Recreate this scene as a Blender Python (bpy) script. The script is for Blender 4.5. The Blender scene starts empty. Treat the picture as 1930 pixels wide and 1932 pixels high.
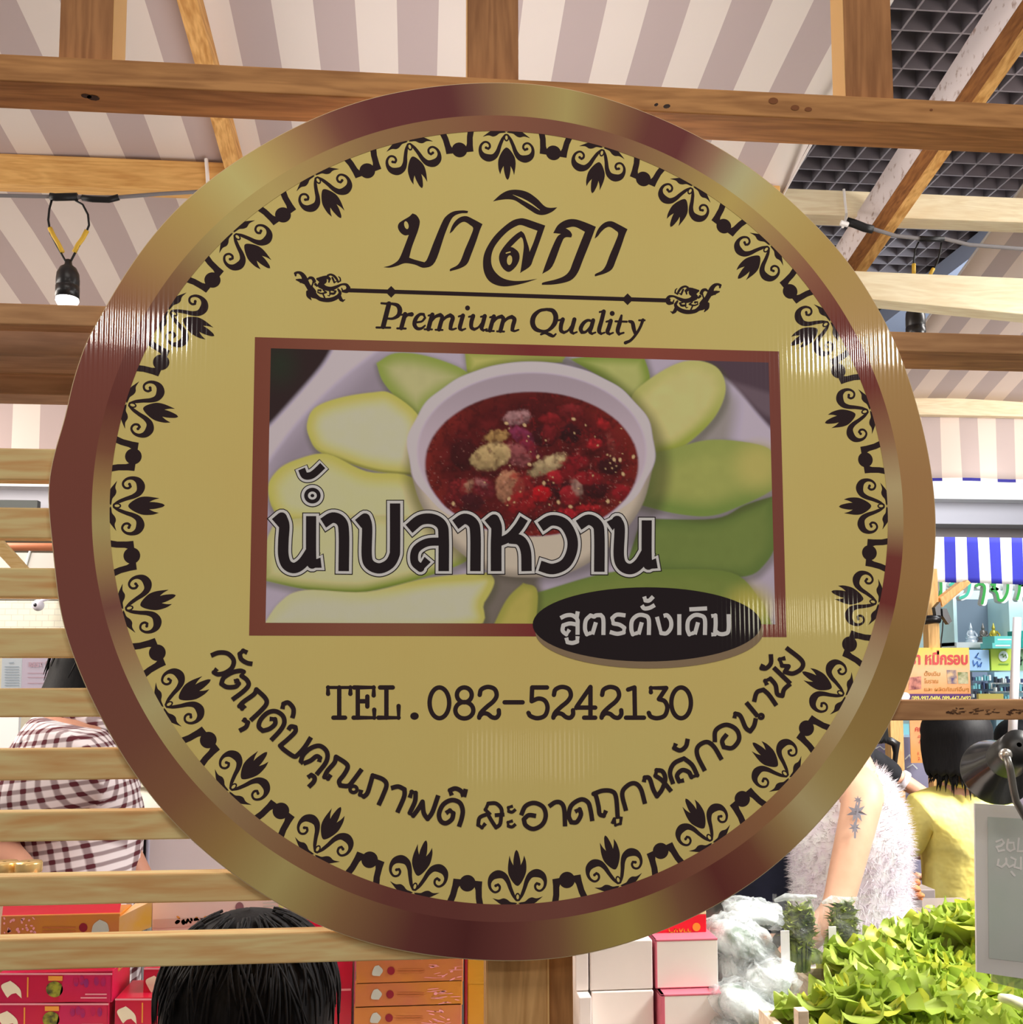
import bpy, bmesh, math, random
import numpy as np
from mathutils import Vector, Matrix
from mathutils.geometry import tessellate_polygon, delaunay_2d_cdt
random.seed(7)
RNG = np.random.default_rng(11)
scene = bpy.context.scene
COL = scene.collection
# ------------------------------------------------------------------ camera
W_, H_ = 1930, 1932
FPX, PPX, PPY = 1950.0, 965.0, 1115.44
YAW, PITCH, ROLL = math.radians(5.1645), math.radians(4.7150), math.radians(-0.138)
CZ = 1.68
def _axes():
    cy, sy, cp, sp = math.cos(YAW), math.sin(YAW), math.cos(PITCH), math.sin(PITCH)
    F = Vector((sy*cp, cy*cp, sp)); R = Vector((cy, -sy, 0)); U = R.cross(F)
    c, s = math.cos(ROLL), math.sin(ROLL)
    return c*R + s*U, -s*R + c*U, F
AR, AU, AF = _axes()
cam = bpy.data.cameras.new('camera'); camo = bpy.data.objects.new('camera', cam); COL.objects.link(camo)
M = Matrix.Identity(4)
for i in range(3):
    M[i][0], M[i][1], M[i][2] = AR[i], AU[i], -AF[i]
M[2][3] = CZ
camo.matrix_world = M
cam.sensor_width = 36; cam.sensor_height = 36; cam.sensor_fit = 'AUTO'
cam.lens = FPX*36/H_; cam.shift_y = (PPY-966)/H_; cam.clip_start = .02; cam.clip_end = 60
scene.camera = camo
# ------------------------------------------------------------------ world, lights, exposure
vs = scene.view_settings
vs.view_transform = 'Standard'; vs.look = 'None'; vs.gamma = 1; vs.exposure = 0; vs.use_curve_mapping = False
world = bpy.data.worlds.new('mall_ambient'); scene.world = world; world.use_nodes = True
bg = world.node_tree.nodes['Background']; bg.inputs[0].default_value = (1.0, .90, .80, 1); bg.inputs[1].default_value = .25
def lamp(name, kind, loc, power, col=(1, 1, 1), size=.05, target=None, **kw):
    l = bpy.data.lights.new(name, kind); o = bpy.data.objects.new(name, l); COL.objects.link(o)
    l.energy = power; l.color = col
    if kind == 'AREA':
        l.shape = 'RECTANGLE'; l.size = size if not isinstance(size, tuple) else size[0]
        l.size_y = size if not isinstance(size, tuple) else size[1]
    else: l.shadow_soft_size = size
    for k, v in kw.items(): setattr(l, k, v)
    o.location = (loc[0], loc[1], CZ+loc[2])
    if target is not None:
        d = Vector((target[0], target[1], CZ+target[2])) - o.location
        o.rotation_euler = d.to_track_quat('-Z', 'Y').to_euler()
    return o
# ceiling spots of the mall behind the viewer (their images are the streaks on the sign)
lamp('ceiling_spot', 'POINT', (-.82, -1.0, .965), 12, (1, .93, .84), .045)
lamp('ceiling_spot', 'POINT', (1.28, -1.0, .955), 13, (1, .93, .84), .045)
lamp('ceiling_spot', 'POINT', (1.08, -1.0, .17), 1.2, (1, .95, .7), .05)
lamp('ceiling_spot', 'POINT', (.30, -1.0, -.22), .4, (1, .9, .75), .07)
lamp('sign_fill', 'AREA', (.1, -1.3, 2.75), 34, (1, .92, .84), (2.6, .8), (.1, .95, .2))  # added overhead fill for the sign, not a fixture of the hall
# unseen fill lights added to brighten the stall and the hall behind it
lamp('stall_fill', 'AREA', (-1.9, 1.75, .85), 8, (1, .92, .84), (.9, .25), (-.2, 2.6, .9))  # added fill left of the view, brightens the awning
lamp('stall_fill', 'AREA', (-1.75, 2.5, .55), 22, (1, .90, .80), (.8, .8), (-.6, 2.5, -.6))
lamp('hall_fill', 'AREA', (2.75, 2.2, 1.5), 34, (1, .97, .93), (1.0, 1.0), (1.25, 2.5, -.3), spread=1.6)  # added fill right of the view, for the produce and people
lamp('hall_fill', 'AREA', (3.4, 4.1, 1.4), 62, (.94, .98, 1.0), (1.2, 1.2), (2.2, 5.6, -.1))
lamp('hall_fill', 'AREA', (-2.6, 4.4, 1.3), 46, (1, .95, .88), (1.2, 1.2), (-1.2, 6.2, .1))
lamp('goods_fill', 'AREA', (.35, 2.0, .72), 9, (1, .93, .86), (.8, .3), (.35, 2.0, -1))  # added downward fill hidden behind the sign
lamp('awning_fill', 'AREA', (.15, 1.62, .36), 6.2, (1, .97, .97), (.7, .5), (.2, 1.75, 1.3))  # added upward fill hidden behind the sign, brightens the awning
lamp('hall_fill', 'AREA', (3.3, 1.7, .5), 8.5, (1, .95, .92), (.7, .7), (2.35, 3.75, .9), spread=1.1)
lamp('hall_fill', 'AREA', (2.5, 1.45, .45), 3.2, (1, .97, .93), (.5, .5), (1.35, 2.2, .85), spread=1.0)
lamp('hall_fill', 'AREA', (2.95, 2.6, .75), 24, (1, .97, .92), (.7, .7), (1.75, 3.5, -.3), spread=1.25)
lamp('hall_fill', 'AREA', (2.1, 1.35, 1.25), 15, (1, .98, .92), (.6, .6), (1.0, 1.85, -.5), spread=1.1)
# ------------------------------------------------------------------ helpers
def P(x, y, Y):
    d = AF + AR*((x-PPX)/FPX) - AU*((y-PPY)/FPX)
    return Vector((d.x*Y/d.y, Y, CZ + d.z*Y/d.y))
def lin1(c):
    c = c/255.0
    return c/12.92 if c <= .04045 else ((c+.055)/1.055)**2.4
def alb(rgb, k=.6):
    return tuple(min(.93, max(.003, lin1(c)/k)) for c in rgb)
KS, KF, KB = .52, .55, .85          # light level on the sign, on the front timber, in the hall
class MB:
    def __init__(s): s.v=[]; s.f=[]; s.m=[]; s.c=None
    def vert(s, p): s.v.append(tuple(p)); return len(s.v)-1
    def poly(s, pts, mi=0):
        n = len(s.v); s.v += [tuple(p) for p in pts]; s.f.append(tuple(range(n, n+len(pts)))); s.m.append(mi)
    def grid(s, pts, nu, nv, mi=0, closeu=False, closev=False):
        n = len(s.v); s.v += [tuple(p) for p in pts]
        for i in range(nu if closeu else nu-1):
            for j in range(nv if closev else nv-1):
                a=n+i*nv+j; b=n+((i+1)%nu)*nv+j; c=n+((i+1)%nu)*nv+(j+1)%nv; d=n+i*nv+(j+1)%nv
                s.f.append((a,b,c,d)); s.m.append(mi)
    def box(s, x0,x1,y0,y1,z0,z1, mi=0):
        x0,x1=sorted((x0,x1)); y0,y1=sorted((y0,y1)); z0,z1=sorted((z0,z1))
        s.hexa([(x0,y0,z0),(x1,y0,z0),(x1,y1,z0),(x0,y1,z0),(x0,y0,z1),(x1,y0,z1),(x1,y1,z1),(x0,y1,z1)], mi)
    def hexa(s, p, mi=0):
        n=len(s.v); s.v += [tuple(q) for q in p]
        for k, f in enumerate(((0,3,2,1),(4,5,6,7),(0,1,5,4),(1,2,6,5),(2,3,7,6),(3,0,4,7))):
            s.f.append(tuple(n+i for i in f)); s.m.append(mi if not isinstance(mi, (list, tuple)) else mi[k])
    def pxbox(s, x0,y0,x1,y1,Y,depth, mi=0):
        a=P(x0,y0,Y); b=P(x1,y1,Y); s.box(a.x,b.x,Y,Y+depth,b.z,a.z,mi)
    def tube(s, pts, r, n=8, mi=0, cap=True):
        pts=[Vector(p) for p in pts]; rs = r if isinstance(r,(list,tuple)) else [r]*len(pts)
        up=Vector((.31,.17,.93)); rows=[]
        for i,p in enumerate(pts):
            t=(pts[min(i+1,len(pts)-1)]-pts[max(i-1,0)]).normalized()
            a=t.cross(up)
            if a.length<.05: a=t.cross(Vector((1,0,0)))
            a.normalize(); b=t.cross(a)
            rows += [p+(a*math.cos(2*math.pi*k/n)+b*math.sin(2*math.pi*k/n))*rs[i] for k in range(n)]
        base=len(s.v); s.grid(rows,len(pts),n,mi,False,True)
        if cap:
            s.f.append(tuple(base+k for k in range(n))); s.m.append(mi)
            s.f.append(tuple(base+(len(pts)-1)*n+k for k in reversed(range(n)))); s.m.append(mi)
    def lathe(s, prof, org, axis=(0,0,1), n=24, mi=0, cap=False):
        ax=Vector(axis).normalized(); a=ax.cross(Vector((.3,.9,.2))).normalized(); b=ax.cross(a); org=Vector(org)
        rows=[]
        for r,h in prof:
            rows += [org+ax*h+(a*math.cos(2*math.pi*k/n)+b*math.sin(2*math.pi*k/n))*r for k in range(n)]
        base=len(s.v); s.grid(rows,len(prof),n,mi,False,True)
        if cap:
            s.f.append(tuple(base+k for k in range(n))); s.m.append(mi)
            s.f.append(tuple(base+(len(prof)-1)*n+k for k in reversed(range(n)))); s.m.append(mi)
    def ball(s, c, r, nu=10, nv=14, mi=0):
        r = r if isinstance(r,(tuple,list)) else (r,r,r); rows=[]
        for i in range(nu):
            t=math.pi*(i+.02)/(nu-1+.04)
            rows += [(c[0]+r[0]*math.sin(t)*math.cos(2*math.pi*k/nv), c[1]+r[1]*math.sin(t)*math.sin(2*math.pi*k/nv), c[2]+r[2]*math.cos(t)) for k in range(nv)]
        s.grid(rows,nu,nv,mi,False,True)
    def flat(s):
        """merge overlapping flat pieces (per material) into one outline, in the X-Z plane"""
        V=s.v; nv=[]; nf=[]; nm=[]
        for mi in sorted(set(s.m)):
            p2=[]; fs=[]; ys=[]
            for f,m in zip(s.f,s.m):
                if m!=mi: continue
                q=[(V[i][0]*1000,V[i][2]*1000) for i in f]; ys.append(V[f[0]][1])
                for k in range(1,len(q)-1):
                    a,b,c=q[0],q[k],q[k+1]; ar=(b[0]-a[0])*(c[1]-a[1])-(b[1]-a[1])*(c[0]-a[0])
                    if abs(ar)<1e-7: continue
                    if ar<0: b,c=c,b
                    n=len(p2); p2+=[Vector(a),Vector(b),Vector(c)]; fs.append((n,n+1,n+2))
            r=delaunay_2d_cdt(p2,[],fs,0,1e-6)
            y=sum(ys)/len(ys); base=len(nv); nv+=[(v.x/1000,y,v.y/1000) for v in r[0]]
            for f,o in zip(r[2],r[5]):
                if o: nf.append(tuple(base+i for i in f)); nm.append(mi)
        s.v,s.f,s.m=nv,nf,nm; return s
    def build(s, name, mats, parent=None, smooth=False, bevel=0, recalc=True):
        me=bpy.data.meshes.new(name); me.from_pydata(s.v,[],s.f); 
        mats = mats if isinstance(mats,(list,tuple)) else [mats]
        for m in mats: me.materials.append(m)
        if len(mats)>1: me.polygons.foreach_set('material_index', s.m)
        if recalc:
            b=bmesh.new(); b.from_mesh(me); bmesh.ops.recalc_face_normals(b, faces=b.faces); b.to_mesh(me); b.free()
        if smooth: me.polygons.foreach_set('use_smooth',[True]*len(me.polygons))
        if s.c is not None:
            at=me.color_attributes.new('print','FLOAT_COLOR','POINT'); at.data.foreach_set('color', np.asarray(s.c,dtype=np.float32).ravel())
        o=bpy.data.objects.new(name,me); COL.objects.link(o)
        if parent is not None: o.parent=parent; o.matrix_parent_inverse=parent.matrix_basis.inverted()
        if bevel:
            bv=o.modifiers.new('bevel','BEVEL'); bv.width=bevel; bv.segments=2; bv.limit_method='ANGLE'
        return o
def thing(name, label, cat, loc=(0,0,0), group=None):
    o=bpy.data.objects.new(name,None); COL.objects.link(o); o.location=loc; o.empty_display_size=.05
    return tag(o,label,cat,group)
def tag(o,label,cat,group=None,kind=None):
    o['label']=label; o['category']=cat
    if group: o['group']=group
    if kind: o['kind']=kind
    return o
def struct(o): o['kind']='structure'; return o
# ---- 2D strokes
def cr(pts, n=6, closed=False):
    """Catmull-Rom through control points; sharp corners are kept as corners."""
    p=[np.array(q,float) for q in pts]; N=len(p); out=[]
    def sharp(i):
        if not closed and (i==0 or i==N-1): return True
        a=(p[i]-p[i-1])[:2]; b=(p[(i+1)%N]-p[i])[:2]
        c=np.dot(a,b)/(np.linalg.norm(a)*np.linalg.norm(b)+1e-9)
        return c<.45
    sh=[sharp(i) for i in range(N)]
    for i in range(N if closed else N-1):
        p1,p2=p[i],p[(i+1)%N]
        p0=2*p1-p2 if sh[i] else p[i-1]
        p3=2*p2-p1 if sh[(i+1)%N] else p[(i+2)%N]
        if sh[i] and sh[(i+1)%N]: out.append(p1); continue
        for k in range(n):
            t=k/n
            out.append(.5*((2*p1)+(-p0+p2)*t+(2*p0-5*p1+4*p2-p3)*t*t+(-p0+3*p1-3*p2+p3)*t**3))
    if not closed: out.append(p[-1])
    return out
def disc(mb, c, rx, ry, mp, n=20, mi=0, rot=0):
    cs,sn=math.cos(rot),math.sin(rot)
    mb.poly([mp(c[0]+rx*math.cos(t)*cs-ry*math.sin(t)*sn, c[1]+rx*math.cos(t)*sn+ry*math.sin(t)*cs) for t in [2*math.pi*k/n for k in range(n)]], mi)
def ribbon(mb, pts, w, mp, mi=0, caps='round', ext=0, n=6, smooth=True, closed=False):
    """stroke: pts (x,y) or (x,y,w)."""
    q=[tuple(p)+((w,) if len(p)==2 else ()) for p in pts]
    q=[(a,b,c if len(pts[0])==2 else c+w) for a,b,c in q]
    c=cr(q,n,closed) if smooth else [np.array(a,float) for a in q]
    if closed: c=c+[c[0]]
    if ext and not closed:
        d=c[0][:2]-c[1][:2]; d/=np.linalg.norm(d)+1e-9; c[0]=np.append(c[0][:2]+d*ext,c[0][2])
        d=c[-1][:2]-c[-2][:2]; d/=np.linalg.norm(d)+1e-9; c[-1]=np.append(c[-1][:2]+d*ext,c[-1][2])
    L=len(c); dirs=[]
    for i in range(L-1):
        d=c[i+1][:2]-c[i][:2]; dirs.append(d/(np.linalg.norm(d)+1e-9))
    rows=[]
    for i in range(L-1):
        # segment quad, mitred only when turn is small
        a,b=c[i],c[i+1]
        def off(j,k):
            d0=dirs[max(j-1,0)] if j>0 else dirs[0]; d1=dirs[min(j,L-2)]
            if j==0 and closed: d0=dirs[-1]
            if j==L-1 and closed: d1=dirs[0]
            m=d0+d1
            if np.linalg.norm(m)<1.2: m=dirs[i]*2
            m/=np.linalg.norm(m); return np.array([-m[1],m[0]])
        na,nb=off(i,0),off(i+1,0); ha,hb=a[2]/2,b[2]/2
        mb.poly([mp(*(a[:2]+na*ha)),mp(*(a[:2]-na*ha)),mp(*(b[:2]-nb*hb)),mp(*(b[:2]+nb*hb))],mi)
        if i>0 and np.dot(dirs[i-1],dirs[i])<.72: disc(mb,a[:2],ha,ha,mp,14,mi)
    if caps=='round' and not closed:
        for e in (c[0],c[-1]): disc(mb,e[:2],e[2]/2,e[2]/2,mp,14,mi)
def shape(mb, pts, mp, mi=0, n=5, smooth=True):
    c=[q[:2] for q in (cr(pts,n,True) if smooth else pts)]
    vv=[Vector((float(a),float(b),0)) for a,b in c]
    base=len(mb.v); mb.v += [tuple(mp(float(a),float(b))) for a,b in c]
    for t in tessellate_polygon([vv]): mb.f.append(tuple(base+i for i in t)); mb.m.append(mi)
def crop(ox,oy,sc,mp): return lambda x,y: mp(ox+x/sc, oy+y/sc)
# ---- materials
MATS={}
def mat(name, col, rough=.6, spec=.35, metal=0, emit=None, estr=0, trans=0, alpha=1, coat=0):
    if name in MATS: return MATS[name]
    m=bpy.data.materials.new(name); m.use_nodes=True; b=m.node_tree.nodes['Principled BSDF']
    b.inputs['Base Color'].default_value=(*col,1); b.inputs['Roughness'].default_value=rough
    b.inputs['Specular IOR Level'].default_value=spec; b.inputs['Metallic'].default_value=metal
    if emit: b.inputs['Emission Color'].default_value=(*emit,1); b.inputs['Emission Strength'].default_value=estr
    if trans: b.inputs['Transmission Weight'].default_value=trans
    if coat: b.inputs['Coat Weight'].default_value=coat; b.inputs['Coat Roughness'].default_value=.07
    b.inputs['Alpha'].default_value=alpha
    MATS[name]=m; return m
def N(m,kind,**kw):
    n=m.node_tree.nodes.new(kind)
    for k,v in kw.items(): setattr(n,k,v)
    return n
def bsdf(m): return m.node_tree.nodes['Principled BSDF']
def noisy(name, c1, c2, scale=6, rough=.6, spec=.3, stretch=(1,1,1), detail=4, bump=0, rand=True, pos=(.35,.65)):
    """two-tone noise material in object space"""
    if name in MATS: return MATS[name]
    m=mat(name,c1,rough,spec); L=m.node_tree.links
    tc=N(m,'ShaderNodeTexCoord'); mp=N(m,'ShaderNodeMapping'); mp.inputs['Scale'].default_value=stretch
    L.new(tc.outputs['Object'],mp.inputs['Vector'])
    if rand:
        oi=N(m,'ShaderNodeObjectInfo'); ml=N(m,'ShaderNodeMath',operation='MULTIPLY'); ml.inputs[1].default_value=37
        L.new(oi.outputs['Random'],ml.inputs[0]); L.new(ml.outputs[0],mp.inputs['Location'])
    no=N(m,'ShaderNodeTexNoise'); no.inputs['Scale'].default_value=scale; no.inputs['Detail'].default_value=detail
    L.new(mp.outputs[0],no.inputs['Vector'])
    ra=N(m,'ShaderNodeValToRGB'); ra.color_ramp.elements[0].position=pos[0]; ra.color_ramp.elements[1].position=pos[1]
    ra.color_ramp.elements[0].color=(*c2,1); ra.color_ramp.elements[1].color=(*c1,1)
    L.new(no.outputs['Fac'],ra.inputs['Fac']); L.new(ra.outputs['Color'],bsdf(m).inputs['Base Color'])
    if bump:
        bu=N(m,'ShaderNodeBump'); bu.inputs['Distance'].default_value=bump; L.new(no.outputs['Fac'],bu.inputs['Height']); L.new(bu.outputs[0],bsdf(m).inputs['Normal'])
    return m
def wood(name, light, dark, axis='X', k=KF):
    if name in MATS: return MATS[name]
    m=mat(name,alb(light,k),.62,.25); L=m.node_tree.links
    tc=N(m,'ShaderNodeTexCoord'); mp=N(m,'ShaderNodeMapping')
    mp.inputs['Scale'].default_value=tuple(1.0 if a==axis else 9.0 for a in 'XYZ')
    oi=N(m,'ShaderNodeObjectInfo'); ml=N(m,'ShaderNodeMath',operation='MULTIPLY'); ml.inputs[1].default_value=53
    L.new(oi.outputs['Random'],ml.inputs[0]); L.new(ml.outputs[0],mp.inputs['Location']); L.new(tc.outputs['Object'],mp.inputs['Vector'])
    n1=N(m,'ShaderNodeTexNoise'); n1.inputs['Scale'].default_value=3.2; n1.inputs['Detail'].default_value=3; n1.inputs['Distortion'].default_value=.6
    L.new(mp.outputs[0],n1.inputs['Vector'])
    wv=N(m,'ShaderNodeMath',operation='MULTIPLY'); wv.inputs[1].default_value=38; L.new(n1.outputs['Fac'],wv.inputs[0])
    sn=N(m,'ShaderNodeMath',operation='SINE'); L.new(wv.outputs[0],sn.inputs[0])
    n2=N(m,'ShaderNodeTexNoise'); n2.inputs['Scale'].default_value=16; n2.inputs['Detail'].default_value=6; L.new(mp.outputs[0],n2.inputs['Vector'])
    mx=N(m,'ShaderNodeMath',operation='MULTIPLY_ADD'); mx.inputs[1].default_value=.13; L.new(sn.outputs[0],mx.inputs[0]); L.new(n2.outputs['Fac'],mx.inputs[2])
    ra=N(m,'ShaderNodeValToRGB'); e=ra.color_ramp.elements; e[0].position=.22; e[1].position=.72
    e[0].color=(*alb(dark,k),1); e[1].color=(*alb(light,k),1)
    L.new(mx.outputs[0],ra.inputs['Fac']); L.new(ra.outputs['Color'],bsdf(m).inputs['Base Color'])
    return m
def stripes(name, ca, cb, period, phase=0, axis=0, k=KB, duty=.5, wrinkle=.004, trans=.0, rough=.75):
    m=mat(name,alb(ca,k),rough,.2); L=m.node_tree.links
    g=N(m,'ShaderNodeNewGeometry'); sp=N(m,'ShaderNodeSeparateXYZ'); L.new(g.outputs['Position'],sp.inputs[0])
    a=N(m,'ShaderNodeMath',operation='MULTIPLY_ADD'); a.inputs[1].default_value=1/period; a.inputs[2].default_value=-phase/period+100
    L.new(sp.outputs[axis],a.inputs[0]); fr=N(m,'ShaderNodeMath',operation='FRACT'); L.new(a.outputs[0],fr.inputs[0])
    gt=N(m,'ShaderNodeMath',operation='LESS_THAN'); gt.inputs[1].default_value=duty; L.new(fr.outputs[0],gt.inputs[0])
    no=N(m,'ShaderNodeTexNoise'); no.inputs['Scale'].default_value=5; no.inputs['Detail'].default_value=4; L.new(g.outputs['Position'],no.inputs['Vector'])
    mx=N(m,'ShaderNodeMix',data_type='RGBA'); mx.inputs[6].default_value=(*alb(cb,k),1); mx.inputs[7].default_value=(*alb(ca,k),1)
    L.new(gt.outputs[0],mx.inputs[0]); L.new(mx.outputs[2],bsdf(m).inputs['Base Color'])
    bu=N(m,'ShaderNodeBump'); bu.inputs['Distance'].default_value=wrinkle; bu.inputs['Strength'].default_value=.6; L.new(no.outputs['Fac'],bu.inputs['Height']); L.new(bu.outputs[0],bsdf(m).inputs['Normal'])
    return m
# ================================================================== THE ROUND SIGN
YS=.94
def SG(layer): return lambda x,y: P(x,y,YS-layer*.00016)
def flute(m):
    """vertical corrugation of the plastic board, as a bump"""
    L=m.node_tree.links; g=N(m,'ShaderNodeNewGeometry'); sp=N(m,'ShaderNodeSeparateXYZ'); L.new(g.outputs['Position'],sp.inputs[0])
    no=N(m,'ShaderNodeTexNoise'); no.noise_dimensions='1D'; no.inputs['Scale'].default_value=90; no.inputs['Detail'].default_value=2; L.new(sp.outputs[0],no.inputs['W'])
    a=N(m,'ShaderNodeMath',operation='MULTIPLY'); a.inputs[1].default_value=2*math.pi/.0043; L.new(sp.outputs[0],a.inputs[0])
    s=N(m,'ShaderNodeMath',operation='SINE'); L.new(a.outputs[0],s.inputs[0])
    h=N(m,'ShaderNodeMath',operation='MULTIPLY_ADD'); h.inputs[1].default_value=1.7; L.new(no.outputs['Fac'],h.inputs[0]); L.new(s.outputs[0],h.inputs[2])
    b=N(m,'ShaderNodeBump'); b.inputs['Distance'].default_value=2.3e-5; b.inputs['Strength'].default_value=1; L.new(h.outputs[0],b.inputs['Height']); p=bsdf(m); L.new(b.outputs[0],p.inputs['Normal']); L.new(b.outputs[0],p.inputs['Coat Normal']); p.inputs['Coat Weight'].default_value=.8; p.inputs['Coat Roughness'].default_value=.05; p.inputs['Specular IOR Level'].default_value=.03; p.inputs['Roughness'].default_value=.5
def smat(name,rgb,k=KS,rough=.2,spec=.28):
    m=mat(name,alb(rgb,k),rough,spec); flute(m); return m
def vcolmat(name,rough=.2,spec=.28):
    m=mat(name,(.5,.5,.5),rough,spec); a=N(m,'ShaderNodeAttribute'); a.attribute_name='print'
    m.node_tree.links.new(a.outputs['Color'],bsdf(m).inputs['Base Color']); flute(m); return m
INK=smat('printed_dark_brown',(34,20,24)); YEL=None
def yellow():
    m=mat('printed_yellow',alb((190,172,100),KS),.2,.28); L=m.node_tree.links
    g=N(m,'ShaderNodeNewGeometry'); no=N(m,'ShaderNodeTexNoise'); no.inputs['Scale'].default_value=5; no.inputs['Detail'].default_value=6; L.new(g.outputs['Position'],no.inputs['Vector'])
    ra=N(m,'ShaderNodeValToRGB'); e=ra.color_ramp.elements; e[0].position=.3; e[1].position=.7
    e[0].color=(*alb((186,166,100),KS),1); e[1].color=(*alb((191,171,106),KS),1); L.new(no.outputs['Fac'],ra.inputs['Fac']); L.new(ra.outputs['Color'],bsdf(m).inputs['Base Color'])
    flute(m); return m
YEL=yellow()
sign=thing('round_sign','big round gold-rimmed yellow shop sign for sweet fish sauce, hung on the slatted timber front','sign',(.0845,YS+.004,CZ+.156))
OC,OR=Vector((.0839,.1559)),.4080      # outer edge
IC,IR,MR=Vector((.0855,.1568)),.3598,.3752
def pol(c,r,t,Y): return (c.x+r*math.sin(t),Y,CZ+c.y+r*math.cos(t))
def wob(t):
    d=math.degrees(t)%360
    w=.0006*math.sin(7*t+1)+.0005*math.sin(13*t)
    for c,a,s in ((281,-.0022,4),(272,.0030,5),(291,.0012,3),(262,-.0014,5),(52,.0012,7)): w+=a*math.exp(-((d-c)/s)**2)
    return w
NT=360
b=MB(); rows=[]
for Y,e in ((YS+.0044,0),(YS+.0005,0)):
    rows+=[pol(OC,OR+.0009+wob(2*math.pi*i/NT),2*math.pi*i/NT,Y) for i in range(NT)]
b.grid(rows,2,NT,0,False,True)
b.f.append(tuple(range(NT))); b.m.append(0); b.f.append(tuple(range(NT,2*NT))[::-1]); b.m.append(0)
b.build('board',mat('board_cut_edge',alb((196,165,130),KS),.5),sign)
b=MB(); b.poly([pol(IC,IR+.004,2*math.pi*i/NT,YS) for i in range(NT)]); b.build('face_panel',YEL,sign)
# gold and maroon rings: printed conic colour sweep
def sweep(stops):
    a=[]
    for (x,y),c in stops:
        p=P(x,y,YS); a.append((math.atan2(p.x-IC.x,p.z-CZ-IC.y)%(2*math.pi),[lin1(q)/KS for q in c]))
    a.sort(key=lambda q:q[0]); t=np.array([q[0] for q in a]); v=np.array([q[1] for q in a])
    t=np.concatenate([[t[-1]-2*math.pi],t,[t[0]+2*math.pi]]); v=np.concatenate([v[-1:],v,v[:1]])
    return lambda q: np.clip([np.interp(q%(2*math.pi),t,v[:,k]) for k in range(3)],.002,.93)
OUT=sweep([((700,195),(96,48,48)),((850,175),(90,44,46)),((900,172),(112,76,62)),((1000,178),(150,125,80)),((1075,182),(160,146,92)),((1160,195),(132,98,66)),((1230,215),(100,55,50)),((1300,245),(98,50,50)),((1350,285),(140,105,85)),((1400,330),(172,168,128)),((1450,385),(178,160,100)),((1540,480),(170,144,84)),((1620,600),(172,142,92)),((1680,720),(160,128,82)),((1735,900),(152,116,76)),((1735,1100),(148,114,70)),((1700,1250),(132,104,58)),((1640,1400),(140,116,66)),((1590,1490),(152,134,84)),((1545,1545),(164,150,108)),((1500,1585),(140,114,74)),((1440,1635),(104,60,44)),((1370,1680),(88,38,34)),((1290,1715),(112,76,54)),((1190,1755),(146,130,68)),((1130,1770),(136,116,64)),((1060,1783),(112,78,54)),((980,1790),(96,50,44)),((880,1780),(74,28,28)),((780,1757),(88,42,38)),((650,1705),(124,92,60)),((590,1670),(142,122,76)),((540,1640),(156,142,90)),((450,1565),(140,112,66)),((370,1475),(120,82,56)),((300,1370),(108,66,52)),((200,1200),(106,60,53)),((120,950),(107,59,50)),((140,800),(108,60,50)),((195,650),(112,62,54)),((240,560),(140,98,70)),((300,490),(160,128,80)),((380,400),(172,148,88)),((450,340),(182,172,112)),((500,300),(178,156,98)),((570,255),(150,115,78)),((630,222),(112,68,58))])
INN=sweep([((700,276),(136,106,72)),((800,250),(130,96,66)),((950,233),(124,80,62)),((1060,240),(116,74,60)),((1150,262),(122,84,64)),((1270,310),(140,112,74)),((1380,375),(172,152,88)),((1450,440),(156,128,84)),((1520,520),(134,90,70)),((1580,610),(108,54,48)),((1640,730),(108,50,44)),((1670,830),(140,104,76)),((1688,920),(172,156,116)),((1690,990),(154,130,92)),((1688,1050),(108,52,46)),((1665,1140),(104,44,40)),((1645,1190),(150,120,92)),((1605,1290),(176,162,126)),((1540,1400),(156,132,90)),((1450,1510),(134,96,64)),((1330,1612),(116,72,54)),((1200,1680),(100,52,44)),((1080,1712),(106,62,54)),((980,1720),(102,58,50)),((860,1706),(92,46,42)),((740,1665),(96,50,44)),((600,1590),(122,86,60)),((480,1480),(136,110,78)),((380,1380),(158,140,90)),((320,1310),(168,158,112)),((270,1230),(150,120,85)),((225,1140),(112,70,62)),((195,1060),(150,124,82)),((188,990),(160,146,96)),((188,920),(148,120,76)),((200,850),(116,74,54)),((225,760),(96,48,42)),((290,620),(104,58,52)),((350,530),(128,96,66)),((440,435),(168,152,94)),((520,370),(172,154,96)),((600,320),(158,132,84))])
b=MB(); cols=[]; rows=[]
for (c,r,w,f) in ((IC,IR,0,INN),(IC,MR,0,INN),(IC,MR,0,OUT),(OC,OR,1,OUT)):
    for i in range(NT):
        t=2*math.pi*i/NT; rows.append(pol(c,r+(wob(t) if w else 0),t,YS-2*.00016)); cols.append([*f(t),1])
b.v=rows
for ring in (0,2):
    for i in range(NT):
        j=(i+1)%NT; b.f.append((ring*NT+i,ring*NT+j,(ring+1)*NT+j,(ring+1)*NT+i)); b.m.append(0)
b.c=cols; b.build('rim',vcolmat('printed_gold_rim',.22),sign)
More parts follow.
